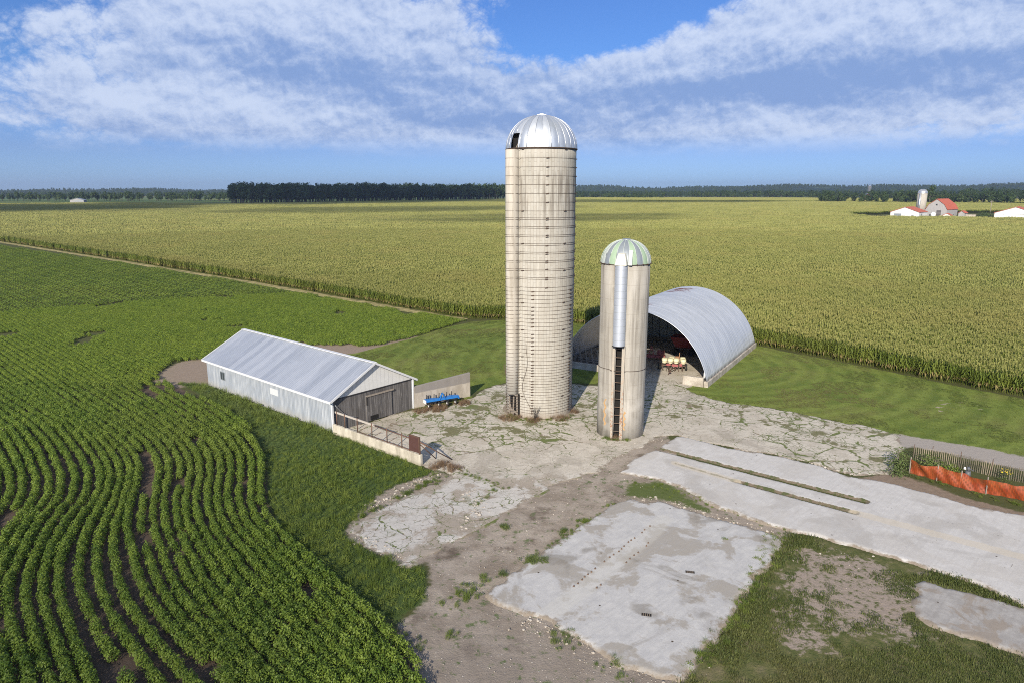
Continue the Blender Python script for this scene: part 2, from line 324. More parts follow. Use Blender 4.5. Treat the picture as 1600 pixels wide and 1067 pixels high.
# ------------------------------------------------------------------ ground: one sheet to the horizon
def axis(lo, hi, step, far_lo, far_hi, grow=1.13):
    a = list(np.arange(lo, hi + 1e-6, step)); s = step
    while a[-1] < far_hi: s *= grow; a.append(a[-1] + s)
    s = step; b = []; q = lo
    while q > far_lo: s *= grow; q -= s; b.append(q)
    return np.array(b[::-1] + a)
gx = axis(-62, 66, 0.36, -9000, 9000, 1.10); gy = axis(17, 118, 0.36, -400, 9000, 1.10)
X, Y = np.meshgrid(gx, gy); nx, ny = len(gx), len(gy)
Xf, Yf = X.ravel(), Y.ravel()
near = (np.abs(Xf) < 120) & (Yf > -5) & (Yf < 140)
def sdn(P, amp=0.0, s=0.5):
    o = np.full(Xf.shape, -50.0); o[near] = sd(P, Xf[near], Yf[near])
    return np.clip(o, -20, 20)
Zf = terr(Xf, Yf)
a_dirt = sdn(P_dirt); a_lawn = sdn(P_lawn); a_drive = sdn(P_drive); a_br = sdn(P_grassBR); a_bare = sdn(P_bare)
a_weed = sdn(P_weeds); a_gap = sdn(P_gapgrass); a_bs = sdn(P_baresoil); a_soil = np.maximum(sdn(P_soynear), a_bs); a_strip = sdn(P_strip)
a_yard = sdn(P_yard)
Zf = Zf + np.where(near, (fbm(Xf, Yf, 0.35, 4) - .5) * 0.10 * np.clip(np.maximum(a_dirt, a_weed) + .5, 0, 1), 0)
a_lane = np.full(Xf.shape, -50.0); fm = (Xf > 180) & (Xf < 450) & (Yf > 350) & (Yf < 550)
a_lane[fm] = sd(P_lane, Xf[fm], Yf[fm])
ii = (np.arange(ny - 1)[:, None] * nx + np.arange(nx - 1)[None, :]).ravel()
GF = np.stack([ii, ii + 1, ii + nx + 1, ii + nx], 1)

m_ground, g = material("ground_earth")
p = g.pos(); pxx, pyy, pzz = g.xyz(p)
nA = g.noise(p, 0.55, 8, 0.6); nB = g.noise(p, 2.6, 6, 0.65); nC = g.noise(p, 14.0, 4, 0.6); nL = g.noise(p, 0.12, 4); nF = g.noise(p, 0.006, 5, 0.55)
def mask(an, amp=1.2, soft=0.22, off=0.0):
    v = g.m('ADD', g.m('ADD', g.attr(an), off), g.m('ADD', g.m('MULTIPLY', g.m('SUBTRACT', nB, 0.5), amp), g.m('MULTIPLY', g.m('SUBTRACT', nA, 0.5), amp * 1.4)))
    return g.st(v, -soft, soft)
# far country: big patchwork of fields
vo = g.add('ShaderNodeTexVoronoi', {'Vector': g.vm('MULTIPLY', p, (0.0028, 0.0046, 0.0)), 'Scale': 1.0})
fsel = g.xyz(vo.outputs['Color'])[0]
far = g.add('ShaderNodeValToRGB', {0: fsel}); cr = far.color_ramp; cr.interpolation = 'CONSTANT'
cr.elements[0].color = c4((0.075, 0.12, 0.035)); cr.elements[1].position = .3; cr.elements[1].color = c4((0.17, 0.19, 0.055))
e = cr.elements.new(.55); e.color = c4((0.055, 0.10, 0.03)); e = cr.elements.new(.75); e.color = c4((0.22, 0.22, 0.09)); e = cr.elements.new(.9); e.color = c4((0.10, 0.16, 0.04))
farc = g.mix(g.m('MULTIPLY', nF, 0.5), far.outputs[0], (0.06, 0.085, 0.03))
rad = g.vm('LENGTH', p)
nearcol = g.mix(nA, (0.055, 0.065, 0.022), (0.085, 0.085, 0.032))      # dark olive ground under the crops so gaps between plants read well
base = g.mix(g.st(rad, 700, 1000), nearcol, farc)
base = g.mix(g.st(rad, 2350, 2600), base, g.mix(g.st(nF, .56, .66), (0.016, 0.032, 0.014), (0.06, 0.09, 0.035)))
soil = g.mix(nB, (0.062, 0.046, 0.034), (0.125, 0.094, 0.070)); soil = g.mix(g.st(nC, .45, .75), soil, (0.055, 0.040, 0.03))  # soil colour taken darker to carry the shade between bean rows
col = g.mix(mask('soil', 0.8), base, soil)
col = g.mix(g.m('MULTIPLY', mask('bsoil', 1.8, .4, 1.7), .9), col, g.mix(nB, (0.20, 0.155, 0.115), (0.33, 0.265, 0.205)))
# mown grass
lw = g.mix(g.st(nA, .3, .7), (0.095, 0.140, 0.025), (0.155, 0.19, 0.038)); lw = g.mix(g.st(nC, .35, .75), g.mix(0.30, lw, (0.04, 0.065, 0.016)), lw)
lw = g.mix(g.m('MULTIPLY', g.st(nL, .46, .66), 0.55), lw, (0.185, 0.17, 0.06)); lw = g.mix(g.m('MULTIPLY', g.st(nB, .52, .72), 0.5), lw, (0.06, 0.095, 0.02))
ring = g.m('SINE', g.m('MULTIPLY', g.m('ADD', g.vm('DISTANCE', p, (24.0, 84.0, 0.0)), g.m('MULTIPLY', nA, 2.6)), 3.0))
lw = g.mix(g.m('MULTIPLY', g.m('MULTIPLY', g.lin(ring, -1, 1), g.st(nL, .30, .5)), 0.60), lw, (0.19, 0.235, 0.05))
scalp = g.st(g.m('ADD', g.noise(g.vm('MULTIPLY', p, (0.5, 1.1, 1)), 1.3, 5, .6), g.m('MULTIPLY', g.st(g.vm('DISTANCE', p, (44.5, 65.5, 0.0)), 6.0, 1.0), 0.22)), .80, .86)
lw = g.mix(scalp, lw, (0.34, 0.29, 0.22))
col = g.mix(mask('lawn', 0.6, 0.15), col, lw)
wd = g.mix(nB, (0.045, 0.075, 0.018), (0.07, 0.10, 0.03))
col = g.mix(mask('weed', 0.9), col, wd)
# bare earth and gravel of the yard
dt = g.mix(g.st(nA, .3, .7), (0.215, 0.178, 0.14), (0.345, 0.298, 0.245))
dt = g.mix(g.st(nB, .55, .78), dt, (0.17, 0.13, 0.095))
dt = g.mix(g.st(g.noise(g.vm('MULTIPLY', p, (1.0, 1.0, 1.0)), 0.33, 5, .65), .55, .68), dt, (0.125, 0.098, 0.075))
greyz = g.st(pyy, 33.0, 28.0)
dt = g.mix(g.m('MULTIPLY', greyz, 0.60), dt, g.mix(nC, (0.145, 0.122, 0.10), (0.27, 0.235, 0.20)))
peb = g.add('ShaderNodeTexVoronoi', {'Vector': p, 'Scale': 6.5, 'Randomness': 1.0})
pebm = g.m('MULTIPLY', g.st(peb.outputs['Distance'], 0.26, 0.16), g.st(g.xyz(peb.outputs['Color'])[0], .72, .80))
dt = g.mix(pebm, dt, g.mix(g.xyz(peb.outputs['Color'])[1], (0.28, 0.25, 0.21), (0.52, 0.48, 0.42)))
sprig = g.st(g.m('ADD', g.noise(p, 1.7, 6, .7), g.m('MULTIPLY', nL, .25)), .68, .79)
dt = g.mix(g.m('MULTIPLY', sprig, .8), dt, (0.07, 0.11, 0.03))
dirtm = mask('dirt', 0.9); col = g.mix(dirtm, col, dt)
gapm = mask('gap', 1.6, .3); col = g.mix(gapm, col, g.mix(nC, (0.05, 0.085, 0.02), (0.13, 0.14, 0.05)))
col = g.mix(mask('strip', 0.8, .2), col, g.mix(nB, (0.14, 0.10, 0.07), (0.28, 0.22, 0.165)))
col = g.mix(g.m('MULTIPLY', mask('drive', 1.0), 0.95), col, g.mix(nC, (0.25, 0.22, 0.19), (0.40, 0.365, 0.33)))
brc = g.mix(g.st(nB, .3, .7), (0.068, 0.085, 0.026), (0.14, 0.132, 0.055)); brc = g.mix(g.m('MULTIPLY', g.st(nA, .5, .68), .6), brc, (0.20, 0.16, 0.10)); brc = g.mix(g.m('MULTIPLY', g.st(nC, .4, .8), .6), brc, (0.045, 0.055, 0.018))
brm = mask('br', 0.8); col = g.mix(brm, col, brc)
barem = g.m('MULTIPLY', mask('bare', 5.0, .5, 0.2), g.st(nB, .36, .52))
col = g.mix(barem, col, g.mix(nC, (0.22, 0.175, 0.14), (0.34, 0.285, 0.235)))
col = g.mix(g.st(g.attr('lane'), -1.0, 1.0), col, (0.42, 0.40, 0.32))
hgt = g.m('ADD', g.m('MULTIPLY', nC, 0.6), g.m('ADD', nB, g.m('MULTIPLY', pebm, .5)))
finish(g, col, 0.92, g.bump(hgt, 0.55, 0.09), spec=0.12)
gme = np_mesh("ground", np.stack([Xf, Yf, Zf], 1), GF, [m_ground], attrs=dict(dirt=a_dirt, lawn=a_lawn, drive=a_drive, br=a_br, bare=a_bare, weed=a_weed, gap=a_gap, soil=a_soil, bsoil=a_bs, strip=a_strip, lane=a_lane), smooth=True)
props(link("ground", gme), 'ground of lawn, bare dirt, gravel drive and field soil reaching the horizon', 'ground', kind='structure')

# ------------------------------------------------------------------ concrete sheets
def slab(name, P, ztop, mat, step=0.22, ragged=0.5, attrs=None, lower=None, seed=0.0, label=None):
    P = np.asarray(P); x0, y0 = P.min(0) - .9; x1, y1 = P.max(0) + .9
    xs = np.arange(x0, x1, step); ys = np.arange(y0, y1, step)
    x, y = [q.ravel() for q in np.meshgrid(xs, ys)]
    s = sd(P, x, y) + (fbm(x + seed, y - seed, 0.9, 4) - .5) * ragged * 2
    z = ztop + (fbm(x, y, 0.12, 2) - .5) * 0.03
    A = {k: f(x, y) for k, f in (attrs or {}).items()}
    if lower: z = z + lower(x, y, A)
    t = np.clip((s + .02) / .20, 0, 1); z = -0.09 + (z + 0.09) * t
    nxx = len(xs); q = (np.arange(len(ys) - 1)[:, None] * nxx + np.arange(nxx - 1)[None, :]).ravel()
    F = np.stack([q, q + 1, q + nxx + 1, q + nxx], 1)
    keep = (s[F] > -.35).any(1); F = F[keep]
    used = np.unique(F); rm = np.full(len(x), -1); rm[used] = np.arange(len(used))
    A['edge'] = s
    me = np_mesh(name, np.stack([x, y, z], 1)[used], rm[F], [mat], attrs={k: v[used] for k, v in A.items()})
    o = link(name, me); props(o, label, 'concrete', kind='structure'); return o

def concrete(name, light, dark, stain, cracks=True, blotch=0.5, groove=False, bandattr=False):
    m, g = material(name)
    p = g.pos()
    n2 = g.noise(p, 1.7, 8, .68); n1 = g.m('ADD', g.noise(p, 0.33, 9, .64, .5), g.m('MULTIPLY', g.m('SUBTRACT', n2, .5), .22)); n3 = g.noise(p, 22.0, 3, .6); n4 = g.noise(g.vm('ADD', p, (31, 7, 0)), 0.22, 6, .55, 1.0)
    col = g.mix(g.st(n2, .3, .75), dark, light)
    col = g.mix(g.m('MULTIPLY', g.st(n1, .50, .57), blotch), col, stain)
    col = g.mix(g.m('MULTIPLY', g.st(n4, .54, .64), blotch * .85), col, tuple(c * .66 for c in stain))
    # broom and scrape marks running with the slab
    v = g.vm('SCALE', g.add('ShaderNodeVectorRotate', {0: p, 'Angle': R(-44)}, rotation_type='Z_AXIS').outputs[0], sc=1.0)
    sc = g.noise(g.vm('MULTIPLY', v, (0.35, 5.0, 1.0)), 1.0, 5, .6)
    col = g.mix(g.m('MULTIPLY', g.st(sc, .42, .72), .36), col, tuple(c * .80 for c in dark))
    col = g.mix(g.m('MULTIPLY', g.st(n3, .40, .75), .30), col, tuple(c * .62 for c in dark))
    sp = g.add('ShaderNodeTexVoronoi', {'Vector': p, 'Scale': 1.3})
    spot = g.m('MULTIPLY', g.st(sp.outputs['Distance'], 0.10, 0.05), g.st(g.xyz(sp.outputs['Color'])[0], .80, .86))
    col = g.mix(spot, col, (0.07, 0.055, 0.04))
    h = g.m('ADD', g.m('MULTIPLY', n3, .3), g.m('MULTIPLY', n2, .5))
    if cracks:
        pv = g.vm('ADD', p, g.vm('SCALE', g.vm('SUBTRACT', g.noisec(p, 0.55, 6.0), (.5, .5, .5)), sc=1.15))
        pv = g.vm('ADD', pv, g.vm('SCALE', g.vm('SUBTRACT', g.noisec(p, 3.0, 5.0), (.5, .5, .5)), sc=.42))
        big = g.add('ShaderNodeTexVoronoi', {'Vector': g.vm('MULTIPLY', pv, (1, 1, 0)), 'Scale': 0.31}, feature='DISTANCE_TO_EDGE').outputs['Distance']
        bigB = g.add('ShaderNodeTexVoronoi', {'Vector': g.vm('ADD', g.vm('MULTIPLY', pv, (1, 1, 0)), (3.3, 1.7, 0)), 'Scale': 0.72}, feature='DISTANCE_TO_EDGE').outputs['Distance']
        sel = g.m('GREATER_THAN', g.noise(p, 0.16, 4, .6), .50)
        big = g.m('ADD', g.m('MULTIPLY', big, g.m('SUBTRACT', 1.0, sel)), g.m('MULTIPLY', bigB, sel))
        sml = g.add('ShaderNodeTexVoronoi', {'Vector': g.vm('MULTIPLY', pv, (1, 1, 0)), 'Scale': 0.95}, feature='DISTANCE_TO_EDGE').outputs['Distance']
        pyz = g.xyz(p)[1]; amt = g.attr('crack')                        # 0 sound .. 1 badly broken
        wv = g.noise(p, 0.5, 5, .65)
        gate = g.st(g.m('ADD', g.m('MULTIPLY', g.m('SUBTRACT', wv, .5), 2.6), g.m('MULTIPLY', amt, 1.1)), .22, .55)
        wbig = g.m('MULTIPLY', g.lin(wv, .36, .76, .003, .062), g.m('ADD', 0.18, g.m('MULTIPLY', amt, .85)))
        wsml = g.m('MULTIPLY', g.lin(g.noise(p, 0.28, 4, .6), .46, .75, .0, .075), amt)
        tny = g.add('ShaderNodeTexVoronoi', {'Vector': g.vm('MULTIPLY', pv, (1, 1, 0)), 'Scale': 2.1}, feature='DISTANCE_TO_EDGE').outputs['Distance']
        wt = g.m('MULTIPLY', g.lin(g.noise(p, 0.45, 4, .6), .47, .75, .0, .085), amt)
        cb = g.m('MULTIPLY', g.st(g.m('SUBTRACT', big, wbig), 0.010, -0.010), gate); cs = g.m('MAXIMUM', g.st(g.m('SUBTRACT', sml, wsml), 0.010, -0.010), g.m('MULTIPLY', g.st(g.m('SUBTRACT', tny, wt), 0.012, -0.012), .8))
        jt = g.st(g.m('ADD', g.attr('joint'), g.m('MULTIPLY', g.m('SUBTRACT', wv, .5), .22)), -.02, .03); cb = g.m('MAXIMUM', cb, jt)
        ck = g.m('MAXIMUM', cb, cs)
        grassy = g.st(g.m('ADD', g.noise(p, 0.6, 4, .6), g.m('MULTIPLY', amt, .14)), .46, .58)
        gc = g.mix(g.noise(p, 9.0, 3), (0.065, 0.095, 0.022), (0.15, 0.17, 0.05)); cc = g.mix(g.noise(p, 7.0, 3), (0.13, 0.105, 0.075), (0.28, 0.225, 0.16))
        col = g.mix(g.m('MULTIPLY', g.st(pyz, 49.5, 46.5), .65), col, g.mix(g.st(n1, .49, .56), g.mix(n2, (0.40, 0.385, 0.355), (0.56, 0.54, 0.51)), (0.27, 0.225, 0.18)))
        col = g.mix(g.m('MULTIPLY', ck, .96), col, g.mix(grassy, cc, gc))
        patch = g.m('MULTIPLY', g.st(g.m('ADD', g.noise(p, 0.42, 7, .68), g.m('MULTIPLY', amt, .10)), .635, .68), g.st(amt, .2, .6))
        col = g.mix(patch, col, g.mix(g.noise(p, 5.0, 4), gc, cc))
        h = g.m('SUBTRACT', h, g.m('MULTIPLY', ck, 1.2))
    if bandattr: col = g.mix(g.m('MULTIPLY', g.st(g.m('ADD', g.attr('band'), g.m('MULTIPLY', g.m('SUBTRACT', n2, .5), .35)), -.16, .16), .38), col, (0.49, 0.475, 0.425))
    ed = g.m('ADD', g.attr('edge'), g.m('ADD', g.m('MULTIPLY', g.m('SUBTRACT', n2, .5), 1.5), g.m('MULTIPLY', g.m('SUBTRACT', n1, .5), 1.2)))
    col = g.mix(g.st(ed, .42, .05), col, g.mix(n3, (0.14, 0.105, 0.075), (0.34, 0.30, 0.24)))
    if groove:
        gm = g.st(g.m('ADD', g.attr('groove'), g.m('MULTIPLY', g.m('SUBTRACT', n2, .5), .55)), -.10, .0)
        gcol = g.mix(n3, (0.085, 0.07, 0.048), (0.24, 0.19, 0.13)); gcol = g.mix(g.st(n2, .45, .6), gcol, (0.075, 0.09, 0.035))
        col = g.mix(gm, col, gcol)
        col = g.mix(g.m('MULTIPLY', g.st(g.m('ADD', g.attr('pale'), g.m('MULTIPLY', g.m('SUBTRACT', n2, .5), .5)), -.05, .06), .55), col, (0.50, 0.44, 0.34))
        seam = g.st(g.m('ADD', g.attr('seam'), g.m('MULTIPLY', g.m('SUBTRACT', n3, .5), .05)), -.01, .02)
        col = g.mix(g.m('MULTIPLY', seam, .6), col, (0.14, 0.12, 0.10))
    return finish(g, col, 0.88, g.bump(h, 0.4, 0.05), spec=0.18)

def crack_amt(x, y):
    # badly heaved west of the silos and along the eastern apron, sounder in the middle
    a = np.clip((64 - np.hypot(x + 1, y - 66) * 4.2) / 24, 0, 1.05)
    b = np.clip((x - 17) / 8, 0, .85) * np.clip((80 - y) / 10, 0, 1)
    c = np.clip((y - 57.5) / 6, 0, .7) * np.clip((80 - y) / 8, 0, 1)
    d = np.clip((47 - y) / 6, 0, .42)
    return np.maximum.reduce([a, b, c, d, np.full_like(a, .27)])
m_yard = concrete("yard_concrete", (0.56, 0.515, 0.435), (0.45, 0.41, 0.34), (0.37, 0.325, 0.26), True, .50)
J1 = [(5.7, 63.07), (2.95, 59.91), (-1.52, 54.85), (-2.99, 51.71)]; J2 = [(6.11, 48.77), (3.39, 46.78), (0.0, 42.36), (-4.57, 36.96)]; J3 = [(-10.4, 58.52), (-5.91, 54.1), (-2.8, 48.17)]; J4 = [(12.5, 62), (21, 70)]
jfun = lambda x, y: np.maximum.reduce([.045 - segd(J1, x, y), .14 - segd(J2, x, y), .07 - segd(J3, x, y), .03 - segd(J4, x, y)])
slab("concrete_yard", P_yard, 0.04, m_yard, 0.22, .55, attrs=dict(crack=crack_amt, joint=jfun), label='cracked weedy concrete yard around the two silos')
m_slabC = concrete("pale_slab_concrete", (0.50, 0.49, 0.465), (0.405, 0.40, 0.39), (0.285, 0.255, 0.21), False, .80, bandattr=True)
slabC = slab("concrete_slab", P_slabC, 0.11, m_slabC, 0.15, .42, seed=40, attrs=dict(band=lambda x, y: .58 - segd([(1.6, 30.6), (4.0, 33.3), (8.8, 39.4), (9.9, 41.2)], x, y)), label='stained pale foreground slab with two rows of bolt stubs')
GR1 = [(12.2, 53.7), (24.4, 43.8)]; GR2 = [(16.6, 47.2), (22.9, 42.1)]; GR3 = [(12.9, 50.6), (16.6, 47.2)]; GR4 = [(24.4, 43.8), (33.0, 36.8)]; GR5 = [(22.9, 42.1), (30.4, 36.0)]; SEAM = [(24.6, 39.5), (28.2, 35.1), (28.9, 35.7)]
fa = dict(groove=lambda x, y: np.maximum.reduce([.34 - segd(GR1, x, y), .27 - segd(GR2, x, y), .06 - segd(GR3, x, y)]),
          pale=lambda x, y: np.maximum.reduce([.45 - segd(GR5, x, y), .42 - segd(GR3, x, y)]),
          seam=lambda x, y: np.maximum.reduce([.035 - segd(SEAM, x, y), .05 - segd(GR4, x, y)]))
m_slabA = concrete("washed_slab_concrete", (0.54, 0.525, 0.495), (0.46, 0.445, 0.42), (0.39, 0.36, 0.315), False, .35, True)
slab("concrete_slab", P_slabA, 0.12, m_slabA, 0.17, .28, attrs=fa, lower=lambda x, y, A: -0.13 * np.clip((A['groove'] - .10) / .15 + .5, 0, 1), seed=11, label='long pale slab with two dirt-filled grooves left of the orange fence')
m_slabD = concrete("scraped_slab_concrete", (0.40, 0.385, 0.36), (0.29, 0.275, 0.255), (0.235, 0.18, 0.125), False, .6)
slab("concrete_slab", P_slabD, 0.10, m_slabD, 0.17, .45, seed=77, label='small scraped slab at the lower right in the grass')

# rusty bolt stubs left standing in the foreground slab
m_rust, g = material("rusted_iron"); n = g.noise(g.pos(), 30, 4)
finish(g, g.mix(n, (0.11, 0.08, 0.06), (0.20, 0.13, 0.09)), .85)
stub = MB().cyl((0, 0, 0), .055, .04, 8).cyl((0, 0, .04), .025, .05, 8).mesh("anchor_bolt", m_rust)
for (a, b, ts) in (((3.37, 33.4), (8.82, 40.21), (.0, .04, .09, .13, .17, .21, .25, .37, .43, .48, .54, .58, .63, .69, .73, .77, .88, .93, 1.0)), ((4.6, 33.21), (9.3, 39.3), (.0, .05, .42, .49, .55, .61, .74, .79))):
    for t in ts:
        q = link("anchor_bolt", stub, slabC); q.location = (a[0] + (b[0] - a[0]) * t + random.uniform(-.05, .05), a[1] + (b[1] - a[1]) * t + random.uniform(-.05, .05), .10)
m_dark, g = material("void_shade_black"); finish(g, (0.012, 0.011, 0.010), .9)  # near-black colour standing in for the shade inside openings and pits
m_grate, g = material("drain_iron"); finish(g, (0.16, 0.125, 0.09), .8)
for (x, y) in ((10.03, 34.8), (6.81, 30.82)):
    mb = MB(); mb.box((0, 0, .004), (.50, .24, .026))  # dark base painted as the shade down in the drain
    for k in range(4): mb.box((-.16 + k * .105, 0, .02), (.05, .20, .02), mi=1)
    o = mb.build("drain_cover", [m_dark, m_grate], slabC, loc=(x, y, .10)); o.rotation_euler.z = R(-12)

# dry grass margin between the corn and its neighbours
EDGE = [(-620, 449), (-400, 347), (-202.3, 270.4), (-115.2, 203.8), (-60.6, 159.6), (-24.4, 127.6), (-11.1, 115.2), (-6.5, 112.4)]
V = []; wid = []
for i in range(len(EDGE) - 1):
    a = Vector((*EDGE[i], 0)); b = Vector((*EDGE[i + 1], 0)); n_ = max(2, int((b - a).length / 1.2))
    for k in range(n_): V.append(a.lerp(b, k / n_))
VV = []; FF = []
for i, p_ in enumerate(V):
    d_ = (V[min(i + 1, len(V) - 1)] - V[max(i - 1, 0)]).normalized(); nrm = Vector((-d_.y, d_.x, 0))
    for o_ in (-1.5, -.5, .5, 1.3):
        q_ = p_ + nrm * (o_ + random.uniform(-.3, .3)) ; VV.append((q_.x, q_.y, float(terr(q_.x, q_.y)) + (.07 if abs(o_) < 1 else -.02)))
for i in range(len(V) - 1):
    for k in range(3): a = i * 4 + k; FF.append((a, a + 1, a + 5, a + 4))
m_marg, g = material("dry_margin_grass"); n_ = g.noise(g.pos(), .8, 5, .65)
finish(g, g.mix(g.st(n_, .35, .65), (0.14, 0.135, 0.05), (0.36, 0.30, 0.14)), .95)
props(link("field_margin", np_mesh("field_margin", VV, FF, [m_marg])), 'strip of dry grass along the left edge of the corn', 'grass strip', kind='structure')

# ------------------------------------------------------------------ materials for the buildings
def metal_sheet(name, c1, c2, rough, metal, streak=(1, 1, .15), rust=None):
    m, g = material(name); p = g.obj()
    n = g.noise(g.vm('MULTIPLY', p, streak), 1.6, 6, .6); n2 = g.noise(p, 7.0, 4)
    col = g.mix(g.st(n, .3, .7), c1, c2); col = g.mix(g.m('MULTIPLY', g.st(n2, .5, .8), .25), col, tuple(c * .7 for c in c1))
    return finish(g, col, rough, metal=metal, spec=.4)

# stave concrete of the tall silo: narrow upright staves, offset joints, drips and soot
def stave_mat():
    m, g = material("stave_concrete"); p = g.obj(); x, y, z = g.xyz(p)
    ang = g.m('ARCTAN2', x, y); col_i = g.m('MULTIPLY', ang, 3.2 / 0.265)
    fr = g.m('FRACT', col_i); ci = g.m('FLOOR', col_i)
    off = g.m('MULTIPLY', g.m('FRACT', g.m('MULTIPLY', ci, 0.5)), 0.76)
    zz = g.m('DIVIDE', g.m('ADD', z, off), 0.76); fz = g.m('FRACT', zz)
    cell = g.add('ShaderNodeTexWhiteNoise', {0: g.vec(ci, g.m('FLOOR', zz), 0)}, noise_dimensions='3D').outputs[0]
    cseam = g.m('MAXIMUM', g.st(g.m('ABSOLUTE', g.m('SUBTRACT', fr, .5)), .40, .49), g.m('MULTIPLY', g.st(g.m('ABSOLUTE', g.m('SUBTRACT', fz, .5)), .465, .495), .8))
    n1 = g.noise(g.vm('MULTIPLY', p, (1, 1, .22)), 2.2, 7, .62); n2 = g.noise(p, 16.0, 4)
    drip = g.noise(g.vec(g.m('MULTIPLY', ang, 9.0), g.m('MULTIPLY', z, .12), 2.0), 1.0, 5, .6)
    col = g.mix(g.st(n1, .3, .7), (0.45, 0.43, 0.375), (0.59, 0.57, 0.51))
    col = g.mix(g.m('MULTIPLY', cell, .30), col, (0.40, 0.355, 0.285))
    up = g.m('MULTIPLY', g.st(z, 17.0, 20.5), g.st(z, 23.4, 21.6))
    col = g.mix(g.m('MULTIPLY', g.m('MULTIPLY', g.st(drip, .44, .58), up), .75), col, (0.20, 0.175, 0.145))
    col = g.mix(g.m('MULTIPLY', g.st(n1, .52, .70), .35), col, (0.33, 0.28, 0.215))
    pale = g.noise(g.vec(g.m('MULTIPLY', ang, 7.0), g.m('MULTIPLY', z, .05), 9.0), 1.0, 4, .6)
    col = g.mix(g.m('MULTIPLY', g.st(pale, .58, .72), .5), col, (0.66, 0.63, 0.55))
    col = g.mix(g.m('MULTIPLY', g.st(z, 1.0, .0), .5), col, (0.30, 0.22, 0.16))
    col = g.mix(g.m('MULTIPLY', cseam, .45), col, (0.24, 0.205, 0.16))
    return finish(g, g.mul(col, .76), .9, g.bump(g.m('SUBTRACT', g.m('MULTIPLY', n2, .4), cseam), .35, .03), spec=.15)
m_stave = stave_mat()
def pour_mat(name, rustz=True):
    m, g = material(name); p = g.obj(); x, y, z = g.xyz(p)
    ang = g.m('ARCTAN2', x, y)
    n1 = g.noise(g.vm('MULTIPLY', p, (1, 1, .16)), 1.5, 7, .62); n2 = g.noise(p, 14.0, 4); n3 = g.noise(p, .7, 5, .6)
    drip = g.noise(g.vec(g.m('MULTIPLY', ang, 6.0), g.m('MULTIPLY', z, .09), 5.0), 1.0, 6, .62)
    col = g.mix(g.st(n1, .3, .7), (0.37, 0.345, 0.295), (0.505, 0.48, 0.425))
    col = g.mix(g.m('MULTIPLY', g.st(drip, .45, .62), .60), col, (0.225, 0.203, 0.172))
    col = g.mix(g.m('MULTIPLY', g.m('MULTIPLY', g.st(drip, .54, .66), g.st(z, 8, 14)), .6), col, (0.13, 0.11, 0.088))
    col = g.mix(g.m('MULTIPLY', g.st(n3, .55, .75), .4), col, (0.58, 0.55, 0.47))
    lift = g.m('ABSOLUTE', g.m('SUBTRACT', g.m('FRACT', g.m('DIVIDE', z, 1.22)), .5))
    lm = g.m('MULTIPLY', g.st(lift, .475, .497), .30); col = g.mix(lm, col, (0.22, 0.19, 0.15))
    lw = g.m('MULTIPLY', g.st(z, 5.2, 2.5), g.st(n3, .40, .6)); col = g.mix(g.m('MULTIPLY', lw, .55), col, (0.60, 0.575, 0.52))
    return finish(g, g.mul(col, .80), .9, g.bump(g.m('ADD', g.m('MULTIPLY', n2, .4), g.m('MULTIPLY', n1, .5)), .3, .04), spec=.15)
m_pour = pour_mat("poured_concrete")
m_hoop, g = material("hoop_steel"); finish(g, g.mix(g.noise(g.pos(), 8, 3), (0.055, 0.045, 0.038), (0.12, 0.075, 0.05)), .6, metal=.4)
m_alu, g = material("dome_aluminium"); p = g.obj()
n = g.noise(p, 1.1, 5); ox, oy, oz = g.xyz(p)
cellr = g.add('ShaderNodeTexWhiteNoise', {1: g.m('FLOOR', g.m('MULTIPLY', g.m('ARCTAN2', ox, oy), 28 / 6.28318))}, noise_dimensions='1D').outputs[0]
finish(g, g.mix(cellr, (0.50, 0.54, 0.58), (0.64, 0.67, 0.69)), g.lin(g.m('ADD', n, cellr), .5, 1.4, .38, .56), metal=.70)
m_galv = metal_sheet("galvanised_steel", (0.42, 0.44, 0.47), (0.56, 0.58, 0.61), .42, .7, (1, 1, .3))
m_white, g = material("white_paint"); finish(g, g.mix(g.noise(g.pos(), 3, 4), (0.70, 0.70, 0.68), (0.82, 0.82, 0.80)), .55)

# ------------------------------------------------------------------ tall stave silo
TS = (2.69, 64.74); TR = 3.2; TH = 24.75
silo = thing("stave_silo", "tallest silo, cream concrete staves bound in dark hoops under a shiny aluminium dome", "silo", (TS[0], TS[1], 0))
CH_A = math.atan2(-TS[0], -TS[1])           # direction to the front, as angle from +Y
ch_dir = CH_A + R(47)
CHC = (math.sin(ch_dir) * (TR + .30), math.cos(ch_dir) * (TR + .30)); CHR = .62
def r_union(th, grow=0.0):
    s, c = math.sin(th), math.cos(th); r = TR + grow
    b = s * CHC[0] + c * CHC[1]; q = b * b - (CHC[0] ** 2 + CHC[1] ** 2 - (CHR + grow) ** 2)
    if q > 0 and b > 0: r = max(r, b + math.sqrt(q))
    return r
mb = MB(); n = 96
rows = [0, .4, 6, 12, 18, 24, TH]
rr = [mb.verts([(TR * math.sin(2 * math.pi * k / n), TR * math.cos(2 * math.pi * k / n), z) for k in range(n)]) for z in rows]
for i in range(len(rows) - 1):
    for k in range(n): mb.face((rr[i] + k, rr[i] + (k + 1) % n, rr[i + 1] + (k + 1) % n, rr[i + 1] + k), 0, True)
mb.face([rr[-1] + k for k in range(n)])
mb.build("wall", m_stave, silo)
mb = MB().cyl((0, 0, -.05), TR + .38, .13, 72)
mb.build("footing", m_yard, silo)
mb = MB(); n = 24
zs = [2.35, 8, 14, 20, TH - .1]
ring = [mb.verts([(CHC[0] + CHR * math.cos(2 * math.pi * k / n), CHC[1] + CHR * math.sin(2 * math.pi * k / n), z) for k in range(n)]) for z in zs]
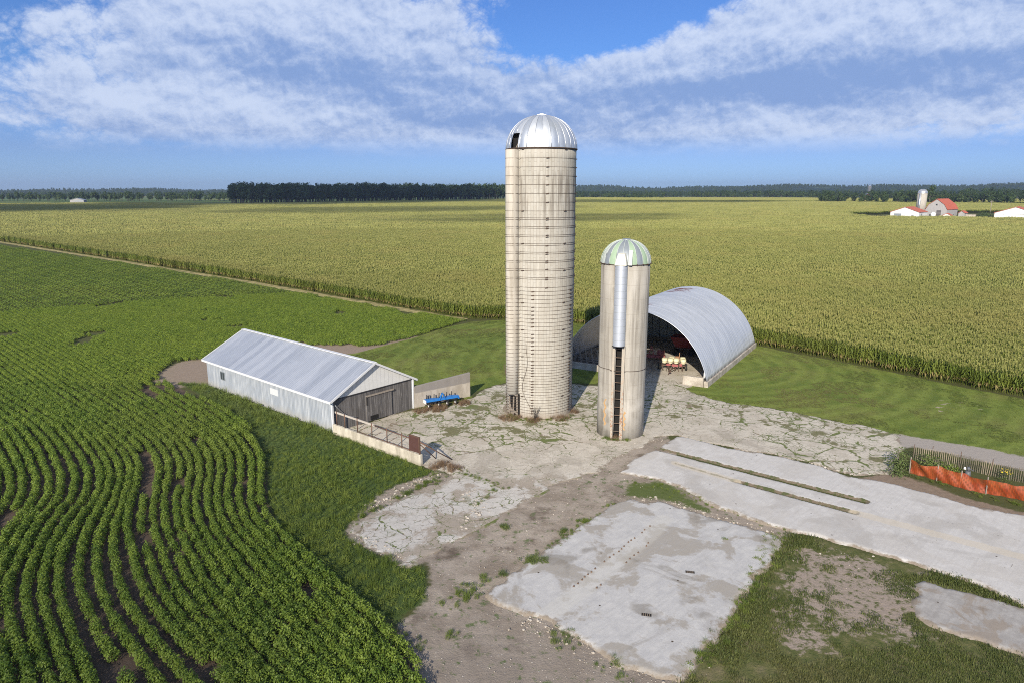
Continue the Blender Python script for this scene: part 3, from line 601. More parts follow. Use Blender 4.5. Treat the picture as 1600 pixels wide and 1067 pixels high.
for i in range(len(zs) - 1):
    for k in range(n): mb.face((ring[i] + k, ring[i] + (k + 1) % n, ring[i + 1] + (k + 1) % n, ring[i + 1] + k), 0, True)
mb.face([ring[-1] + k for k in range(n)]); mb.face([ring[0] + k for k in range(n)][::-1])
m_chute, g = material("chute_concrete"); p = g.obj(); n1 = g.noise(g.vm('MULTIPLY', p, (1, 1, .14)), 2.0, 6, .6)
cz = g.xyz(p)[2]
ccol_ = g.mix(g.st(n1, .3, .7), (0.40, 0.36, 0.295), (0.60, 0.56, 0.48)); ccol_ = g.mix(g.m('MULTIPLY', g.st(cz, 9, 3), .55), ccol_, (0.66, 0.645, 0.60))
finish(g, g.mul(ccol_, .78), .9)
mb.build("chute", m_chute, silo)
# hoops: single near the top, paired below, dense towards the base
zz = []; z = TH - .10
for k in range(8): zz.append(z); z -= .76
for k in range(8): zz += [z + .16, z]; z -= .76
for k in range(20): zz.append(z); z -= .36
while z > .5: zz.append(z); z -= .262
def hoop_mesh(turn):
    mb = MB(); n = 128
    mb.tube([(r_union(2 * math.pi * k / n, .012) * math.sin(2 * math.pi * k / n), r_union(2 * math.pi * k / n, .012) * math.cos(2 * math.pi * k / n), 0) for k in range(n)], .016, 4, closed=True)
    for q in range(5):
        th = CH_A + R(turn + 72 * q); r = TR + .05
        mb.box((r * math.sin(th), r * math.cos(th), 0), (.26, .07, .075), -th, ry=R(8))
    return mb.mesh("hoop", m_hoop)
hm = [hoop_mesh(-10), hoop_mesh(12), hoop_mesh(30)]
for i, z in enumerate(zz):
    o = link("hoop", hm[(i * 2 + (i > 24)) % 2 if i % 7 else 2], silo); o.location = (0, 0, z)
# dome with ribs, a torn open hatch over the chute
def dome(Rb, H, n, open_rng=None, mats=None, midx=None, name="dome", m=10, z0=0, parent=None, ribr=.03, ribm=None, ribn=None):
    mb = MB(); per = 4; N = n * per
    for i in range(m + 1):
        t = i / m; a = t * math.pi / 2 * .955
        for k in range(N):
            f = (k % per) / per; bulge = 1 + .012 * math.sin(f * math.pi)
            th = 2 * math.pi * k / N
            mb.v.append((Rb * math.cos(a) ** .92 * bulge * math.sin(th), Rb * math.cos(a) ** .92 * bulge * math.cos(th), z0 + H * math.sin(a)))
    for i in range(m):
        for k in range(N):
            th = 2 * math.pi * (k + .5) / N
            if open_rng and i < open_rng[2]:
                dth = (th - open_rng[0] + math.pi) % (2 * math.pi) - math.pi
                if abs(dth) < open_rng[1]: continue
            mb.face((i * N + k, i * N + (k + 1) % N, (i + 1) * N + (k + 1) % N, (i + 1) * N + k), midx(k // per) if midx else 0, True)
    mb.face([m * N + k for k in range(N)])
    d = mb.build(name, mats, parent)
    rb = MB()
    for k in range(n):
        th = 2 * math.pi * k / n; path = []
        for i in range(m + 1):
            a = i / m * math.pi / 2 * .955
            if open_rng and i < open_rng[2] and abs((th - open_rng[0] + math.pi) % (2 * math.pi) - math.pi) < open_rng[1]: continue
            rr_ = Rb * math.cos(a) ** .92 + .012
            path.append((rr_ * math.sin(th), rr_ * math.cos(th), z0 + H * math.sin(a)))
        if len(path) > 1: rb.tube(path, ribr, 5)
    rb.build("ribs", ribm or m_galv, d)
    return d
d1 = dome(TR + .05, 3.0, 28, (ch_dir, .125, 3), m_alu, None, "dome", 10, TH, silo, .028)
MB().cyl((0, 0, TH + 2.93), .55, .14, 24, r2=.42).cyl((0, 0, TH + 3.07), .30, .10, 20, r2=.12).build("cap", m_white, d1)
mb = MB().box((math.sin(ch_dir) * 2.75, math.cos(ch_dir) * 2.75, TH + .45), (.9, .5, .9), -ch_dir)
mb.build("hatch_shade_box", m_dark, d1)  # dark box fills the open hatch in place of its inner shade
m_wood0, g = material("weathered_board"); p = g.obj(); n = g.noise(g.vm('MULTIPLY', p, (8, 8, .6)), 1.5, 5)
finish(g, g.mix(n, (0.16, 0.14, 0.12), (0.36, 0.31, 0.25)), .85)
a = Vector((math.sin(ch_dir) * 3.1, math.cos(ch_dir) * 3.1, TH)); b = Vector((math.sin(ch_dir) * 3.0 + .3, math.cos(ch_dir) * 3.0 - .1, TH + .75))
MB().beam(a, b, .09, .05).build("loose_board", m_wood0, d1)
mb = MB(); n = 96
mb.tube([((TR + .06) * math.sin(2 * math.pi * k / n), (TR + .06) * math.cos(2 * math.pi * k / n), TH + .01) for k in range(n)], .05, 6, closed=True)
mb.build("eave_ring", m_hoop, silo)
# broken chute door near the ground, and a hanging cable
def polar(th, r, z): return (r * math.sin(th), r * math.cos(th), z)
mb = MB()
mb.box(polar(ch_dir - .03, TR - .02, 1.25), (1.15, .22, 2.1), -ch_dir); mb.build("doorway_shade_box", m_dark, silo)  # solid dark box stands for the shaded doorway recess
mb = MB()
for dth, z, h, t in ((.16, 1.2, 2.3, .04), (-.02, 1.0, 2.0, -.05), (-.16, 1.25, 2.4, .02), (.08, .62, 1.1, .3)):
    mb.box(polar(ch_dir + dth, TR + .22, z), (.15, .06, h), -ch_dir, ry=t)
mb.box(polar(ch_dir, TR + .3, 2.2), (1.2, .06, .18), -ch_dir, ry=.12); mb.box(polar(ch_dir - .05, TR + .26, .55), (.9, .05, .22), -ch_dir, ry=-.15)
mb.build("broken_boards", m_wood0, silo)
mb = MB().beam(polar(ch_dir + .20, TR + .45, 3.5), polar(ch_dir + .26, TR + .62, 5.0), .06, .06)
mb.build("leaning_pole", m_hoop, silo)
cab = [polar(CH_A + R(23) - .012 * k * math.sin(k * .5), TR + .05, 7.2 - k * .42) for k in range(17)]
MB().tube(cab, .016, 4).build("hanging_cable", m_hoop, silo)

# ------------------------------------------------------------------ short poured-concrete silo
SS = (9.67, 58.13); SR = 2.06; SH = 15.1
s2 = thing("poured_silo", "shorter silo of smooth stained concrete with green and grey striped dome and steel chute", "silo", (SS[0], SS[1], 0))
F_A = math.atan2(-SS[0], -SS[1]); DA = F_A + R(9)          # door axis
DW = .27 / SR                                                   # half angle of the unloading slot
n = 72; mb = MB(); ths = [DA + DW + (2 * math.pi - 2 * DW) * k / n for k in range(n + 1)]
rows = [0, 3, 6, 9, 12, SH]
for z in rows: mb.verts([polar(t, SR, z) for t in ths])
for i in range(len(rows) - 1):
    for k in range(n): mb.face((i * (n + 1) + k, i * (n + 1) + k + 1, (i + 1) * (n + 1) + k + 1, (i + 1) * (n + 1) + k), 0, True)
mb.face([(len(rows) - 1) * (n + 1) + k for k in range(n + 1)])
wl = mb.build("wall", m_pour, s2)
sd_ = wl.modifiers.new("thick", 'SOLIDIFY'); sd_.thickness = .18; sd_.offset = -1
MB().box(polar(DA, SR - .62, 4.25), (.62, .10, 8.6), -DA).build("slot_shade_back", m_dark, s2)  # dark board stands for the shade inside the slot
ux = (math.cos(DA), -math.sin(DA))            # sideways along the wall at the door
def at_door(sx, out, z): return (math.sin(DA) * (SR + out) + ux[0] * sx, math.cos(DA) * (SR + out) + ux[1] * sx, z)
m_iron0, g = material("rung_iron"); finish(g, (0.14, 0.11, 0.085), .7)
m_jamb, g = material("flaking_jamb_paint"); p = g.obj(); n_ = g.noise(p, 5.0, 5, .65)
jz = g.xyz(p)[2]
finish(g, g.mix(g.st(n_, .48, .60), (0.34, 0.31, 0.26), g.mix(g.st(jz, 7.0, 2.0), (0.40, 0.35, 0.28), (0.27, 0.15, 0.09))), .85, g.bump(n_, .5, .04))
for s, wd in ((1, .20), (-1, .26)):
    MB().box(at_door(s * (.29 + wd / 2 + .004), -.0, 4.15), (wd, .36, 8.3), -DA).build("door_jamb", m_jamb, s2, bevel=.02)
for k in range(11):
    MB().box(at_door(0, -.05, .75 + k * .73), (.54, .04, .035), -DA).build("rung", m_rust if k % 4 else m_iron0, s2)
# galvanised chute, a half pipe clamped on the front
mb = MB(); n = 28; nz = 46; CR = .52
for i in range(nz + 1):
    z = 8.35 + (SH + .05 - 8.35) * i / nz; r = CR
    mb.verts([at_door(r * math.cos(math.pi * 2 * k / n), .10 + r * .92 * math.sin(math.pi * 2 * k / n), z) for k in range(n)])
for i in range(nz):
    for k in range(n): mb.face((i * n + k, i * n + (k + 1) % n, (i + 1) * n + (k + 1) % n, (i + 1) * n + k), 0, True)
m_chute2, g = material("chute_galvanised"); p = g.obj()
n_ = g.noise(g.vm('MULTIPLY', p, (1, 1, .4)), 2.0, 5)
fz = g.m('FRACT', g.m('DIVIDE', g.xyz(p)[2], .59)); sm_ = g.st(g.m('ABSOLUTE', g.m('SUBTRACT', fz, .5)), .44, .49)
finish(g, g.mix(sm_, g.mix(n_, (0.42, 0.46, 0.52), (0.56, 0.59, 0.64)), (0.40, 0.43, 0.46)), .5, metal=.55)
mb.build("chute_pipe", m_chute2, s2)
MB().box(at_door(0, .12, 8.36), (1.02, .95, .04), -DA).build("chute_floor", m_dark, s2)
# striped dome: pale green, grey and white gores
m_gg, g = material("pale_green_panel"); finish(g, g.mix(g.noise(g.obj(), 3, 4), (0.25, 0.345, 0.235), (0.31, 0.41, 0.29)), .5)
m_gy, g = material("grey_metal_panel"); finish(g, g.mix(g.noise(g.obj(), 3, 4), (0.235, 0.265, 0.285), (0.29, 0.32, 0.34)), .45, metal=.35)
m_pw, g = material("pale_white_panel"); finish(g, (0.40, 0.44, 0.41), .5)
d2 = dome(SR + .05, 1.98, 22, None, [m_gg, m_gy, m_pw], lambda k: (0, 1, 0, 1, 1, 0, 1, 2)[k % 8], "dome", 9, SH, s2, .026, m_pw)
MB().cyl((0, 0, SH + 1.93), .42, .10, 20, r2=.34).build("cap", m_gy, d2)
mb = MB(); n = 64
mb.tube([polar(2 * math.pi * k / n, SR + .06, SH + .01) for k in range(n)], .035, 5, closed=True)
for k in range(22): mb.box(polar(2 * math.pi * k / 22, SR + .09, SH + .02), (.07, .07, .1), -2 * math.pi * k / 22)
mb.build("eave_ring", m_hoop, s2)
mb = MB()
b0 = [at_door(-.55, -.15, SH + .02), at_door(.55, -.15, SH + .02), at_door(.50, .62, SH + .02), at_door(-.50, .62, SH + .02)]
b1 = [at_door(-.32, -.35, SH + 1.0), at_door(.32, -.35, SH + 1.0), at_door(.28, .22, SH + .95), at_door(-.28, .22, SH + .95)]
k0 = mb.verts(b0); k1 = mb.verts(b1)
for k in range(4): mb.face((k0 + k, k0 + (k + 1) % 4, k1 + (k + 1) % 4, k1 + k))
mb.face((k1, k1 + 1, k1 + 2, k1 + 3)); mb.face((k0 + 3, k0 + 2, k0 + 1, k0))
m_hood, g = material("cream_hood_paint"); finish(g, g.mix(g.noise(g.obj(), 4, 4), (0.52, 0.51, 0.42), (0.62, 0.61, 0.53)), .5)
mb.build("chute_hood", m_hood, s2, bevel=.03)
MB().box(at_door(-.72, .02, SH + .62), (.30, .05, 1.25), -DA, rx=R(14)).build("hood_side_panel", m_pw, s2)
mb = MB(); n = 72
mb.tube([polar(2 * math.pi * k / n, SR + (.02 if abs((2 * math.pi * k / n - DA + math.pi) % (2 * math.pi) - math.pi) > .32 else .2), 6.15 + .05 * math.sin(4 * math.pi * k / n)) for k in range(n)], .022, 5, closed=True)
mb.build("band_cable", m_hoop, s2)
# rust runs at the foot of the wall (thin scale standing off the concrete)
m_scale, g = material("rust_scale"); n_ = g.noise(g.obj(), 4.0, 4)
finish(g, g.mix(n_, (0.36, 0.22, 0.10), (0.46, 0.31, 0.16)), .9)
for th0, z0, z1 in ((DA + .56, 1.1, 3.5), (DA - .30, .9, 2.6)):
    mb = MB(); L = []; Rr = []
    for k in range(13):
        z = z1 + (z0 - z1) * k / 12; wob = .05 * math.sin(k * 1.7 + th0 * 9); ww = .025 + .03 * abs(math.sin(k * 2.3 + th0))
        L.append(polar(th0 + wob + ww, SR + .012, z)); Rr.append(polar(th0 + wob - ww, SR + .012, z))
    k0 = mb.verts(L); k1 = mb.verts(Rr)
    for k in range(12): mb.face((k0 + k, k0 + k + 1, k1 + k + 1, k1 + k))
    mb.build("rust_stain", m_scale, s2)


# ------------------------------------------------------------------ arched steel shed
QR0 = Vector((21.57, 72.39, 0)); QU = Vector((.5257, .8507, 0)); QV = Vector((-.8507, .5257, 0)); QL = 23.1
QC, QZ, QRAD = 9.0, -1.2, 9.0
q = thing("arched_shed", "wide open-fronted arched shed of corrugated grey steel with rust streaks", "shed", tuple(QR0), math.atan2(QV.y, QV.x) + math.pi)
# local frame: x = -s (s runs left along the mouth), y = depth
def ql(s_, l_, z): return (-s_, l_, z)
t0 = math.acos((.62 - QZ) / QRAD)
mb = MB(); na = 60; nl = 232
for j in range(nl + 1):
    l_ = QL * j / nl; ph = (l_ / .60) * 2 * math.pi
    c = max(-.6, min(.6, math.sin(ph))) / .6 * .045
    for i in range(na + 1):
        a = -t0 + 2 * t0 * i / na; r = QRAD + c
        mb.v.append(ql(QC + r * math.sin(a), l_, QZ + r * math.cos(a)))
for j in range(nl):
    for i in range(na): mb.face((j * (na + 1) + i, j * (na + 1) + i + 1, (j + 1) * (na + 1) + i + 1, (j + 1) * (na + 1) + i), 0, True)
m_arch, g = material("corrugated_arch_steel"); p = g.obj(); lx, ly, lz = g.xyz(p)
n1 = g.noise(g.vm('MULTIPLY', p, (.25, 1.6, .25)), 1.2, 6, .6); n2 = g.noise(g.vm('MULTIPLY', p, (.6, 3.2, .6)), 1.6, 7, .7); n3 = g.noise(p, 11, 3)
band = g.m('ABSOLUTE', g.m('SUBTRACT', g.m('FRACT', g.m('DIVIDE', ly, .60)), .5))
col = g.mix(g.st(n1, .3, .7), (0.44, 0.47, 0.51), (0.55, 0.58, 0.62))
col = g.mix(g.m('MULTIPLY', g.st(band, .40, .49), .35), col, (0.27, 0.29, 0.32))
sl_ = g.m('ADD', g.m('MULTIPLY', lx, -1.0), 0.0)
topm = g.m('MULTIPLY', g.st(sl_, 7.2, 8.8), g.st(sl_, 12.6, 10.5))
rz = g.m('MULTIPLY', topm, g.m('MAXIMUM', g.st(g.m('ABSOLUTE', g.m("SUBTRACT", ly, 18.6)), 4.2, 1.2), g.m('MULTIPLY', g.st(g.m('ABSOLUTE', g.m("SUBTRACT", ly, 4.5)), 4.0, 0.5), .62)))
rust = g.st(g.m('ADD', n2, g.m('MULTIPLY', rz, .24)), .70, .77)
rust = g.m('MULTIPLY', rust, g.st(rz, .05, .35))
col = g.mix(rust, col, g.mix(n3, (0.10, 0.032, 0.018), (0.24, 0.075, 0.035)))
footr = g.m('MULTIPLY', g.st(lz, 1.15, .60), g.st(g.m('SINE', g.m('MULTIPLY', ly, 10.47)), -.3, .5)); col = g.mix(g.m('MULTIPLY', footr, .7), col, (0.10, 0.085, 0.075))
finish(g, col, g.lin(n1, .2, .8, .36, .50), metal=.42, spec=.5)
ar = mb.build("roof_arch", m_arch, q); ar.data.polygons.foreach_set('use_smooth', [True] * len(ar.data.polygons))
so = ar.modifiers.new("thick", 'SOLIDIFY'); so.thickness = .012; so.offset = -1
m_found, g = material("foundation_concrete"); p = g.obj(); n1 = g.noise(p, 1.2, 7, .62); n2 = g.noise(p, 12, 3)
finish(g, g.mix(g.m('MULTIPLY', g.st(n2, .4, .8), .5), g.mix(g.st(n1, .35, .65), (0.30, 0.265, 0.215), (0.49, 0.45, 0.385)), (0.20, 0.17, 0.14)), .92, g.bump(n1, .4, .06))
for s_ in (.20, 17.80):
    MB().box(ql(s_, QL / 2, .30), (.46, QL + .3, .66)).build("foundation_wall", m_found, q, bevel=.02)
MB().box(ql(1.62, -.10, .52), (2.3, .32, 1.04)).build("wing_wall", m_found, q, bevel=.02)
MB().box(ql(15.2, -.10, .40), (4.6, .32, .80)).build("wing_wall", m_found, q, bevel=.02)
MB().prism([(-.5, .25), (-17.5, .25), (-17.5, QL - .3), (-.5, QL - .3)], -.02, .032).build("floor", m_found, q)
MB().box(ql(.45, -.08, 1.35), (.09, .09, .62)).build("corner_post", m_white, q)
# closed rear wall: concrete low part, boards and steel above
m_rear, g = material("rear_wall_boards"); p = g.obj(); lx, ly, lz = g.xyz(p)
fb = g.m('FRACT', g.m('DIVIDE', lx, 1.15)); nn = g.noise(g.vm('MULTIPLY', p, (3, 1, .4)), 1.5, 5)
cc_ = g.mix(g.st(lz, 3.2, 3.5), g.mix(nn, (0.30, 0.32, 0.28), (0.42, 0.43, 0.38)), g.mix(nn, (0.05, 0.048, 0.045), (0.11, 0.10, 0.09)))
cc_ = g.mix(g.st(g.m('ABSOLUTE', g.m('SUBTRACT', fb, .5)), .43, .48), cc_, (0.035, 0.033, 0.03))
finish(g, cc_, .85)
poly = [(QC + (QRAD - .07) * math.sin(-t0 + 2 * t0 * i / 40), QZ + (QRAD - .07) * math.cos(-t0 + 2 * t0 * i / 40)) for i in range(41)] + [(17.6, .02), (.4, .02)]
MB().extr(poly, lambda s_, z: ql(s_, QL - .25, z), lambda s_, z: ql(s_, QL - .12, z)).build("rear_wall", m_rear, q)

# ------------------------------------------------------------------ machinery inside the shed
def qworld(s_, l_, z=0.05): v = QR0 + QV * s_ + QU * l_; return (v.x, v.y, z)
m_red, g = material("faded_red_paint"); n_ = g.noise(g.obj(), 4, 4); finish(g, g.mix(n_, (0.22, 0.05, 0.055), (0.36, 0.13, 0.125)), .6)
m_dred, g = material("dark_red_paint"); finish(g, (0.16, 0.018, 0.018), .6)
m_yel, g = material("cream_plastic"); finish(g, g.mix(g.noise(g.obj(), 3, 3), (0.56, 0.52, 0.32), (0.66, 0.63, 0.46)), .5)
m_iron, g = material("grimy_iron"); finish(g, g.mix(g.noise(g.obj(), 7, 4), (0.05, 0.04, 0.035), (0.18, 0.115, 0.085)), .7, metal=.3)
m_tyre, g = material("tyre_rubber"); finish(g, (0.022, 0.021, 0.020), .85)
m_org, g = material("orange_machine_paint"); finish(g, (0.26, 0.14, 0.075), .7)
pl = thing("seed_planter", "old seed planter with cream hoppers parked at the arched shed mouth", "planter", (19.3, 79.6, .05), R(-12))
fr = MB()
fr.box((0, 0, .62), (3.0, .14, .14)).box((0, .75, .68), (2.8, .12, .12))
for x in (-1.4, -.7, 0, .7, 1.4): fr.beam((x, -.1, .62), (x, .95, .66), .09, .09)
for x in (-1.2, -.4, .4, 1.2): fr.beam((x, .0, .6), (x * .9, -.55, .22), .07, .07); fr.beam((x + .1, .1, .9), (x - .15, -.35, .45), .05, .05)
fr.build("frame", m_iron, pl)
tg = MB(); tg.beam((-.55, 0, .58), (-.35, -1.75, .42), .11, .11); tg.beam((.5, 0, .58), (-.3, -1.75, .42), .10, .10); tg.box((-.33, -1.95, .36), (.22, .45, .16), R(18)); tg.beam((-.38, -1.9, .34), (-.5, -2.25, .05), .08, .08)
tg.build("drawbar", m_iron, pl)
for x, y in ((-.95, .25), (-.25, .2), (.42, .25), (1.25, .15), (1.2, .95), (-.1, 1.0)):
    hb = MB(); hb.cyl((x, y, .80), .22, .18, 14, r2=.33); hb.cyl((x, y, .98), .33, .38, 16); h = hb.build("seed_hopper", m_yel, pl)
    MB().cyl((x, y, 1.363), .35, .07, 16, r2=.28).build("lid", m_yel, h)
for x in (-1.65, 1.62):
    wb = MB(); wb.tube([(x - .11, .3, .40), (x + .11, .3, .40)], .40, 20); wo_ = wb.build("wheel", m_tyre, pl)
    MB().tube([(x - .125, .3, .40), (x + .125, .3, .40)], .20, 14).build("rim", m_yel, wo_)
for x in (-1.2, -.72, -.24, .24, .72, 1.2):
    MB().tube([(x - .02, -.42, .24), (x + .02, -.42, .24)], .24, 16).build("coulter_disc", m_rust, pl)
gb = MB(); gb.box((.55, .95, 1.25), (.45, .3, .55)); gb.beam((.75, .9, .7), (.8, .95, 2.0), .08, .08); gb.build("gearbox", m_org, pl)
gd = MB(); gd.box((-.5, -.25, .75), (.5, .18, .22), .3); gd.box((.3, -.3, .7), (.7, .2, .25), -.2); gd.box((.95, -.2, .78), (.3, .3, .3)); gd.build("drive_guard", m_red, pl)
rk = thing("rotary_hoe", "faded red hitch-framed implement behind the seed planter in the shed", "implement", (18.3, 84.6, .05), R(-15))
f = MB(); f.box((0, 0, .55), (2.4, .5, .35)); f.beam((-.9, 0, .6), (-.55, 0, 1.9), .10, .10); f.beam((-.2, 0, .6), (-.55, 0, 1.9), .10, .10); f.build("hitch_frame", m_red, rk)
f = MB(); f.tube([(.2, -.1, 1.05), (1.1, -.1, 1.05)], .34, 14); f.build("drum", m_red, rk)
f = MB()
for k in range(8): f.beam((-1.1 + k * .31, .1, .5), (-1.1 + k * .31, .35, .02), .05, .05)
f.build("tines", m_iron, rk)
wg = thing("grain_wagon", "dark red grain wagon deep in the arched shed", "wagon", (22.8, 88.2, .05), R(-28))
f = MB(); b0 = [(-1.0, -.7, .95), (1.0, -.7, .95), (1.0, .7, .95), (-1.0, .7, .95)]; b1 = [(-1.6, -1.2, 2.3), (1.6, -1.2, 2.3), (1.6, 1.2, 2.3), (-1.6, 1.2, 2.3)]
k0 = f.verts(b0); k1 = f.verts(b1)
for k in range(4): f.face((k0 + k, k0 + (k + 1) % 4, k1 + (k + 1) % 4, k1 + k))
f.face((k0 + 3, k0 + 2, k0 + 1, k0)); f.build("hopper_box", m_dred, wg)
f = MB(); f.box((0, 0, .8), (2.6, .9, .14)); f.beam((0, -.5, .7), (0, -2.0, .4), .1, .1); f.build("chassis", m_iron, wg)
for x in (-1.1, 1.1):
    for y in (-.75, .75): MB().tube([(x, y - .1, .38), (x, y + .1, .38)], .38, 16).build("wheel", m_tyre, wg)
m_card, g = material("pale_box_board"); finish(g, g.mix(g.noise(g.obj(), 3, 4), (0.48, 0.40, 0.32), (0.62, 0.53, 0.44)), .85)
cr_ = thing("storage_box", "tan square box standing on the shed floor left of the planter", "box", (18.9, 87.0, .05), R(8))
MB().box((0, 0, .45), (.85, .85, .9)).build("body", m_card, cr_, bevel=.02); MB().box((0, 0, .93), (.92, .92, .06)).build("lid", m_card, cr_)
cr_ = thing("storage_box", "low pale box leaning beside the tan box in the shed", "box", (17.9, 86.6, .05), R(24))
MB().box((0, 0, .30), (1.0, .6, .6)).build("body", m_card, cr_, bevel=.02); MB().box((0, 0, .63), (1.06, .66, .06), ry=.05).build("lid", m_yel, cr_)
lp = thing("lumber_pile", "grey planks and timber stacked inside the left end of the arched shed", "lumber", qworld(15.6, 3.0), math.atan2(QV.y, QV.x))
for k in range(9):
    MB().box((random.uniform(-.3, .3), -.5 + (k % 3) * .42, .14 + (k // 3) * .26), (3.6 + random.uniform(-.6, .4), .36, .2), random.uniform(-.04, .04)).build("plank", m_wood0, lp)
for k in range(5):
    MB().beam((-1.6 + k * .8, .9, .05), (-1.5 + k * .8, 1.5, 2.2 + .2 * (k % 2)), .16, .05).build("plank", m_wood0, lp)

# ------------------------------------------------------------------ long low barn
BO = Vector((-15.97, 57.85, 0)); bu = Vector((-17.77, 15.30, 0)); BL = bu.length; bu.normalize(); BW = 9.45
BH, BRH = 3.05, 5.5
barn = thing("pole_barn", "long low barn with ribbed silver roof, pale steel sides and grey board end", "barn", tuple(BO), math.atan2(bu.y, bu.x))
# local: +x away along the length, -y across the gable end (to the right front corner)
def ribbed(g_, axis_out, per, depth_noise=None): pass
m_side, g = material("white_ribbed_siding"); p = g.obj(); lx, ly, lz = g.xyz(p)
rb = g.m('ABSOLUTE', g.m('SUBTRACT', g.m('FRACT', g.m('DIVIDE', g.m('ADD', lx, ly), .23)), .5))
pan = g.m('FLOOR', g.m('DIVIDE', g.m('ADD', lx, ly), .92)); pr_ = g.add('ShaderNodeTexWhiteNoise', {1: pan}, noise_dimensions='1D').outputs[0]
n1 = g.noise(g.vm('MULTIPLY', p, (1.4, 1.4, .25)), 1.6, 7, .65); n2 = g.noise(p, 9, 4)
col = g.mix(g.st(n1, .35, .68), (0.30, 0.335, 0.38), (0.49, 0.52, 0.55)); col = g.mix(g.m('MULTIPLY', pr_, .35), col, (0.31, 0.345, 0.39))
col = g.mix(g.m('MULTIPLY', g.st(rb, .36, .47), .45), col, (0.17, 0.185, 0.21))
wob = g.noise(g.vec(g.m('MULTIPLY', lx, .9), g.m('MULTIPLY', lz, .1), 0), 1.0, 3)
col = g.mix(g.m('MULTIPLY', g.st(g.m('ADD', lz, g.m('MULTIPLY', g.m('SUBTRACT', wob, .5), 1.2)), 1.0, .1), .45), col, (0.36, 0.34, 0.29))
finish(g, col, .5, g.bump(g.st(rb, .30, .46), .6, .03), metal=.15, spec=.4)
m_roof, g = material("ribbed_silver_roof"); p = g.obj(); lx, ly, lz = g.xyz(p)
rb = g.m('ABSOLUTE', g.m('SUBTRACT', g.m('FRACT', g.m('DIVIDE', lx, .30)), .5))
pan = g.m('FLOOR', g.m('DIVIDE', lx, .90)); pr_ = g.add('ShaderNodeTexWhiteNoise', {1: pan}, noise_dimensions='1D').outputs[0]
n1 = g.noise(g.vm('MULTIPLY', p, (1.2, .35, .35)), 1.3, 6, .6); n2 = g.noise(p, .35, 5)
col = g.mix(pr_, (0.40, 0.43, 0.47), (0.49, 0.52, 0.56)); col = g.mix(g.m('MULTIPLY', g.st(n1, .45, .7), .35), col, (0.60, 0.62, 0.65))
col = g.mix(g.m('MULTIPLY', g.st(n2, .5, .7), .3), col, (0.33, 0.35, 0.39))
col = g.mix(g.m('MULTIPLY', g.st(rb, .38, .47), .40), col, (0.22, 0.235, 0.26))
finish(g, col, g.lin(g.m('ADD', n1, pr_), .4, 1.4, .34, .48), g.bump(g.st(rb, .3, .46), .5, .03), metal=.5, spec=.5)
m_bd, g = material("grey_barn_board"); p = g.obj(); lx, ly, lz = g.xyz(p)
bi = g.m('DIVIDE', ly, .24); fr_ = g.m('ABSOLUTE', g.m('SUBTRACT', g.m('FRACT', bi), .5)); bc = g.add('ShaderNodeTexWhiteNoise', {1: g.m('FLOOR', bi)}, noise_dimensions='1D').outputs[0]
n1 = g.noise(g.vec(g.m('MULTIPLY', ly, 9.0), g.m('MULTIPLY', lz, .8), bc), 1.0, 6, .65); n2 = g.noise(g.vm('MULTIPLY', p, (1, 1, .5)), 1.1, 5)
col = g.mix(bc, (0.085, 0.08, 0.077), (0.15, 0.142, 0.136)); col = g.mix(g.st(n1, .48, .72), col, (0.22, 0.21, 0.20)); col = g.mix(g.m('MULTIPLY', g.st(n2, .5, .7), .5), col, (0.075, 0.066, 0.06))
col = g.mix(g.m('MULTIPLY', g.st(fr_, .44, .49), .8), col, (0.025, 0.022, 0.02))
finish(g, col, .9, g.bump(g.m('SUBTRACT', n1, g.st(fr_, .42, .49)), .5, .02))
m_trim, g = material("white_metal_trim"); finish(g, (0.60, 0.61, 0.62), .45)
WT = .12
MB().box((BL / 2, -WT / 2, BH / 2 + .02), (BL, WT, BH)).build("side_wall", m_side, barn)
MB().box((BL / 2, -BW + WT / 2, BH / 2 + .02), (BL, WT, BH)).build("side_wall", m_side, barn)
gp = [(-WT - .003, 0), (-BW + WT + .003, 0), (-BW + WT + .003, BH), (-WT - .003, BH)]
def gable(x0, x1, mats): 
    return MB().extr([(-.004, BH + .03), (-BW + .004, BH + .03), (-BW / 2, BRH - .05)], lambda y, z: (x0, y, z), lambda y, z: (x1, y, z))
MB().extr([(a_, z_ * .998) for a_, z_ in gp], lambda y, z: (BL - .12, y, z), lambda y, z: (BL - .01, y, z)).build("end_wall", m_side, barn)
gable(BL - .12, BL - .01, None).build("gable", m_side, barn)
MB().extr(gp, lambda y, z: (.05, y, z), lambda y, z: (.15, y, z)).build("board_wall", m_bd, barn)
m_gab, g = material("white_gable_siding"); p = g.obj(); lx, ly, lz = g.xyz(p)
rb = g.m('ABSOLUTE', g.m('SUBTRACT', g.m('FRACT', g.m('DIVIDE', ly, .46)), .5))
finish(g, g.mix(g.m('MULTIPLY', g.st(rb, .44, .49), .55), g.mix(g.noise(p, 2, 5), (0.55, 0.55, 0.53), (0.66, 0.66, 0.64)), (0.28, 0.28, 0.28)), .5)
gable(-.02, .10, None).build("gable", m_gab, barn)
m_under, g = material("dark_drip_edge"); finish(g, (0.045, 0.042, 0.04), .8)
MB().box((-.035, -BW / 2, BH + .005), (.05, BW - .1, .05)).build("drip_edge", m_under, barn)
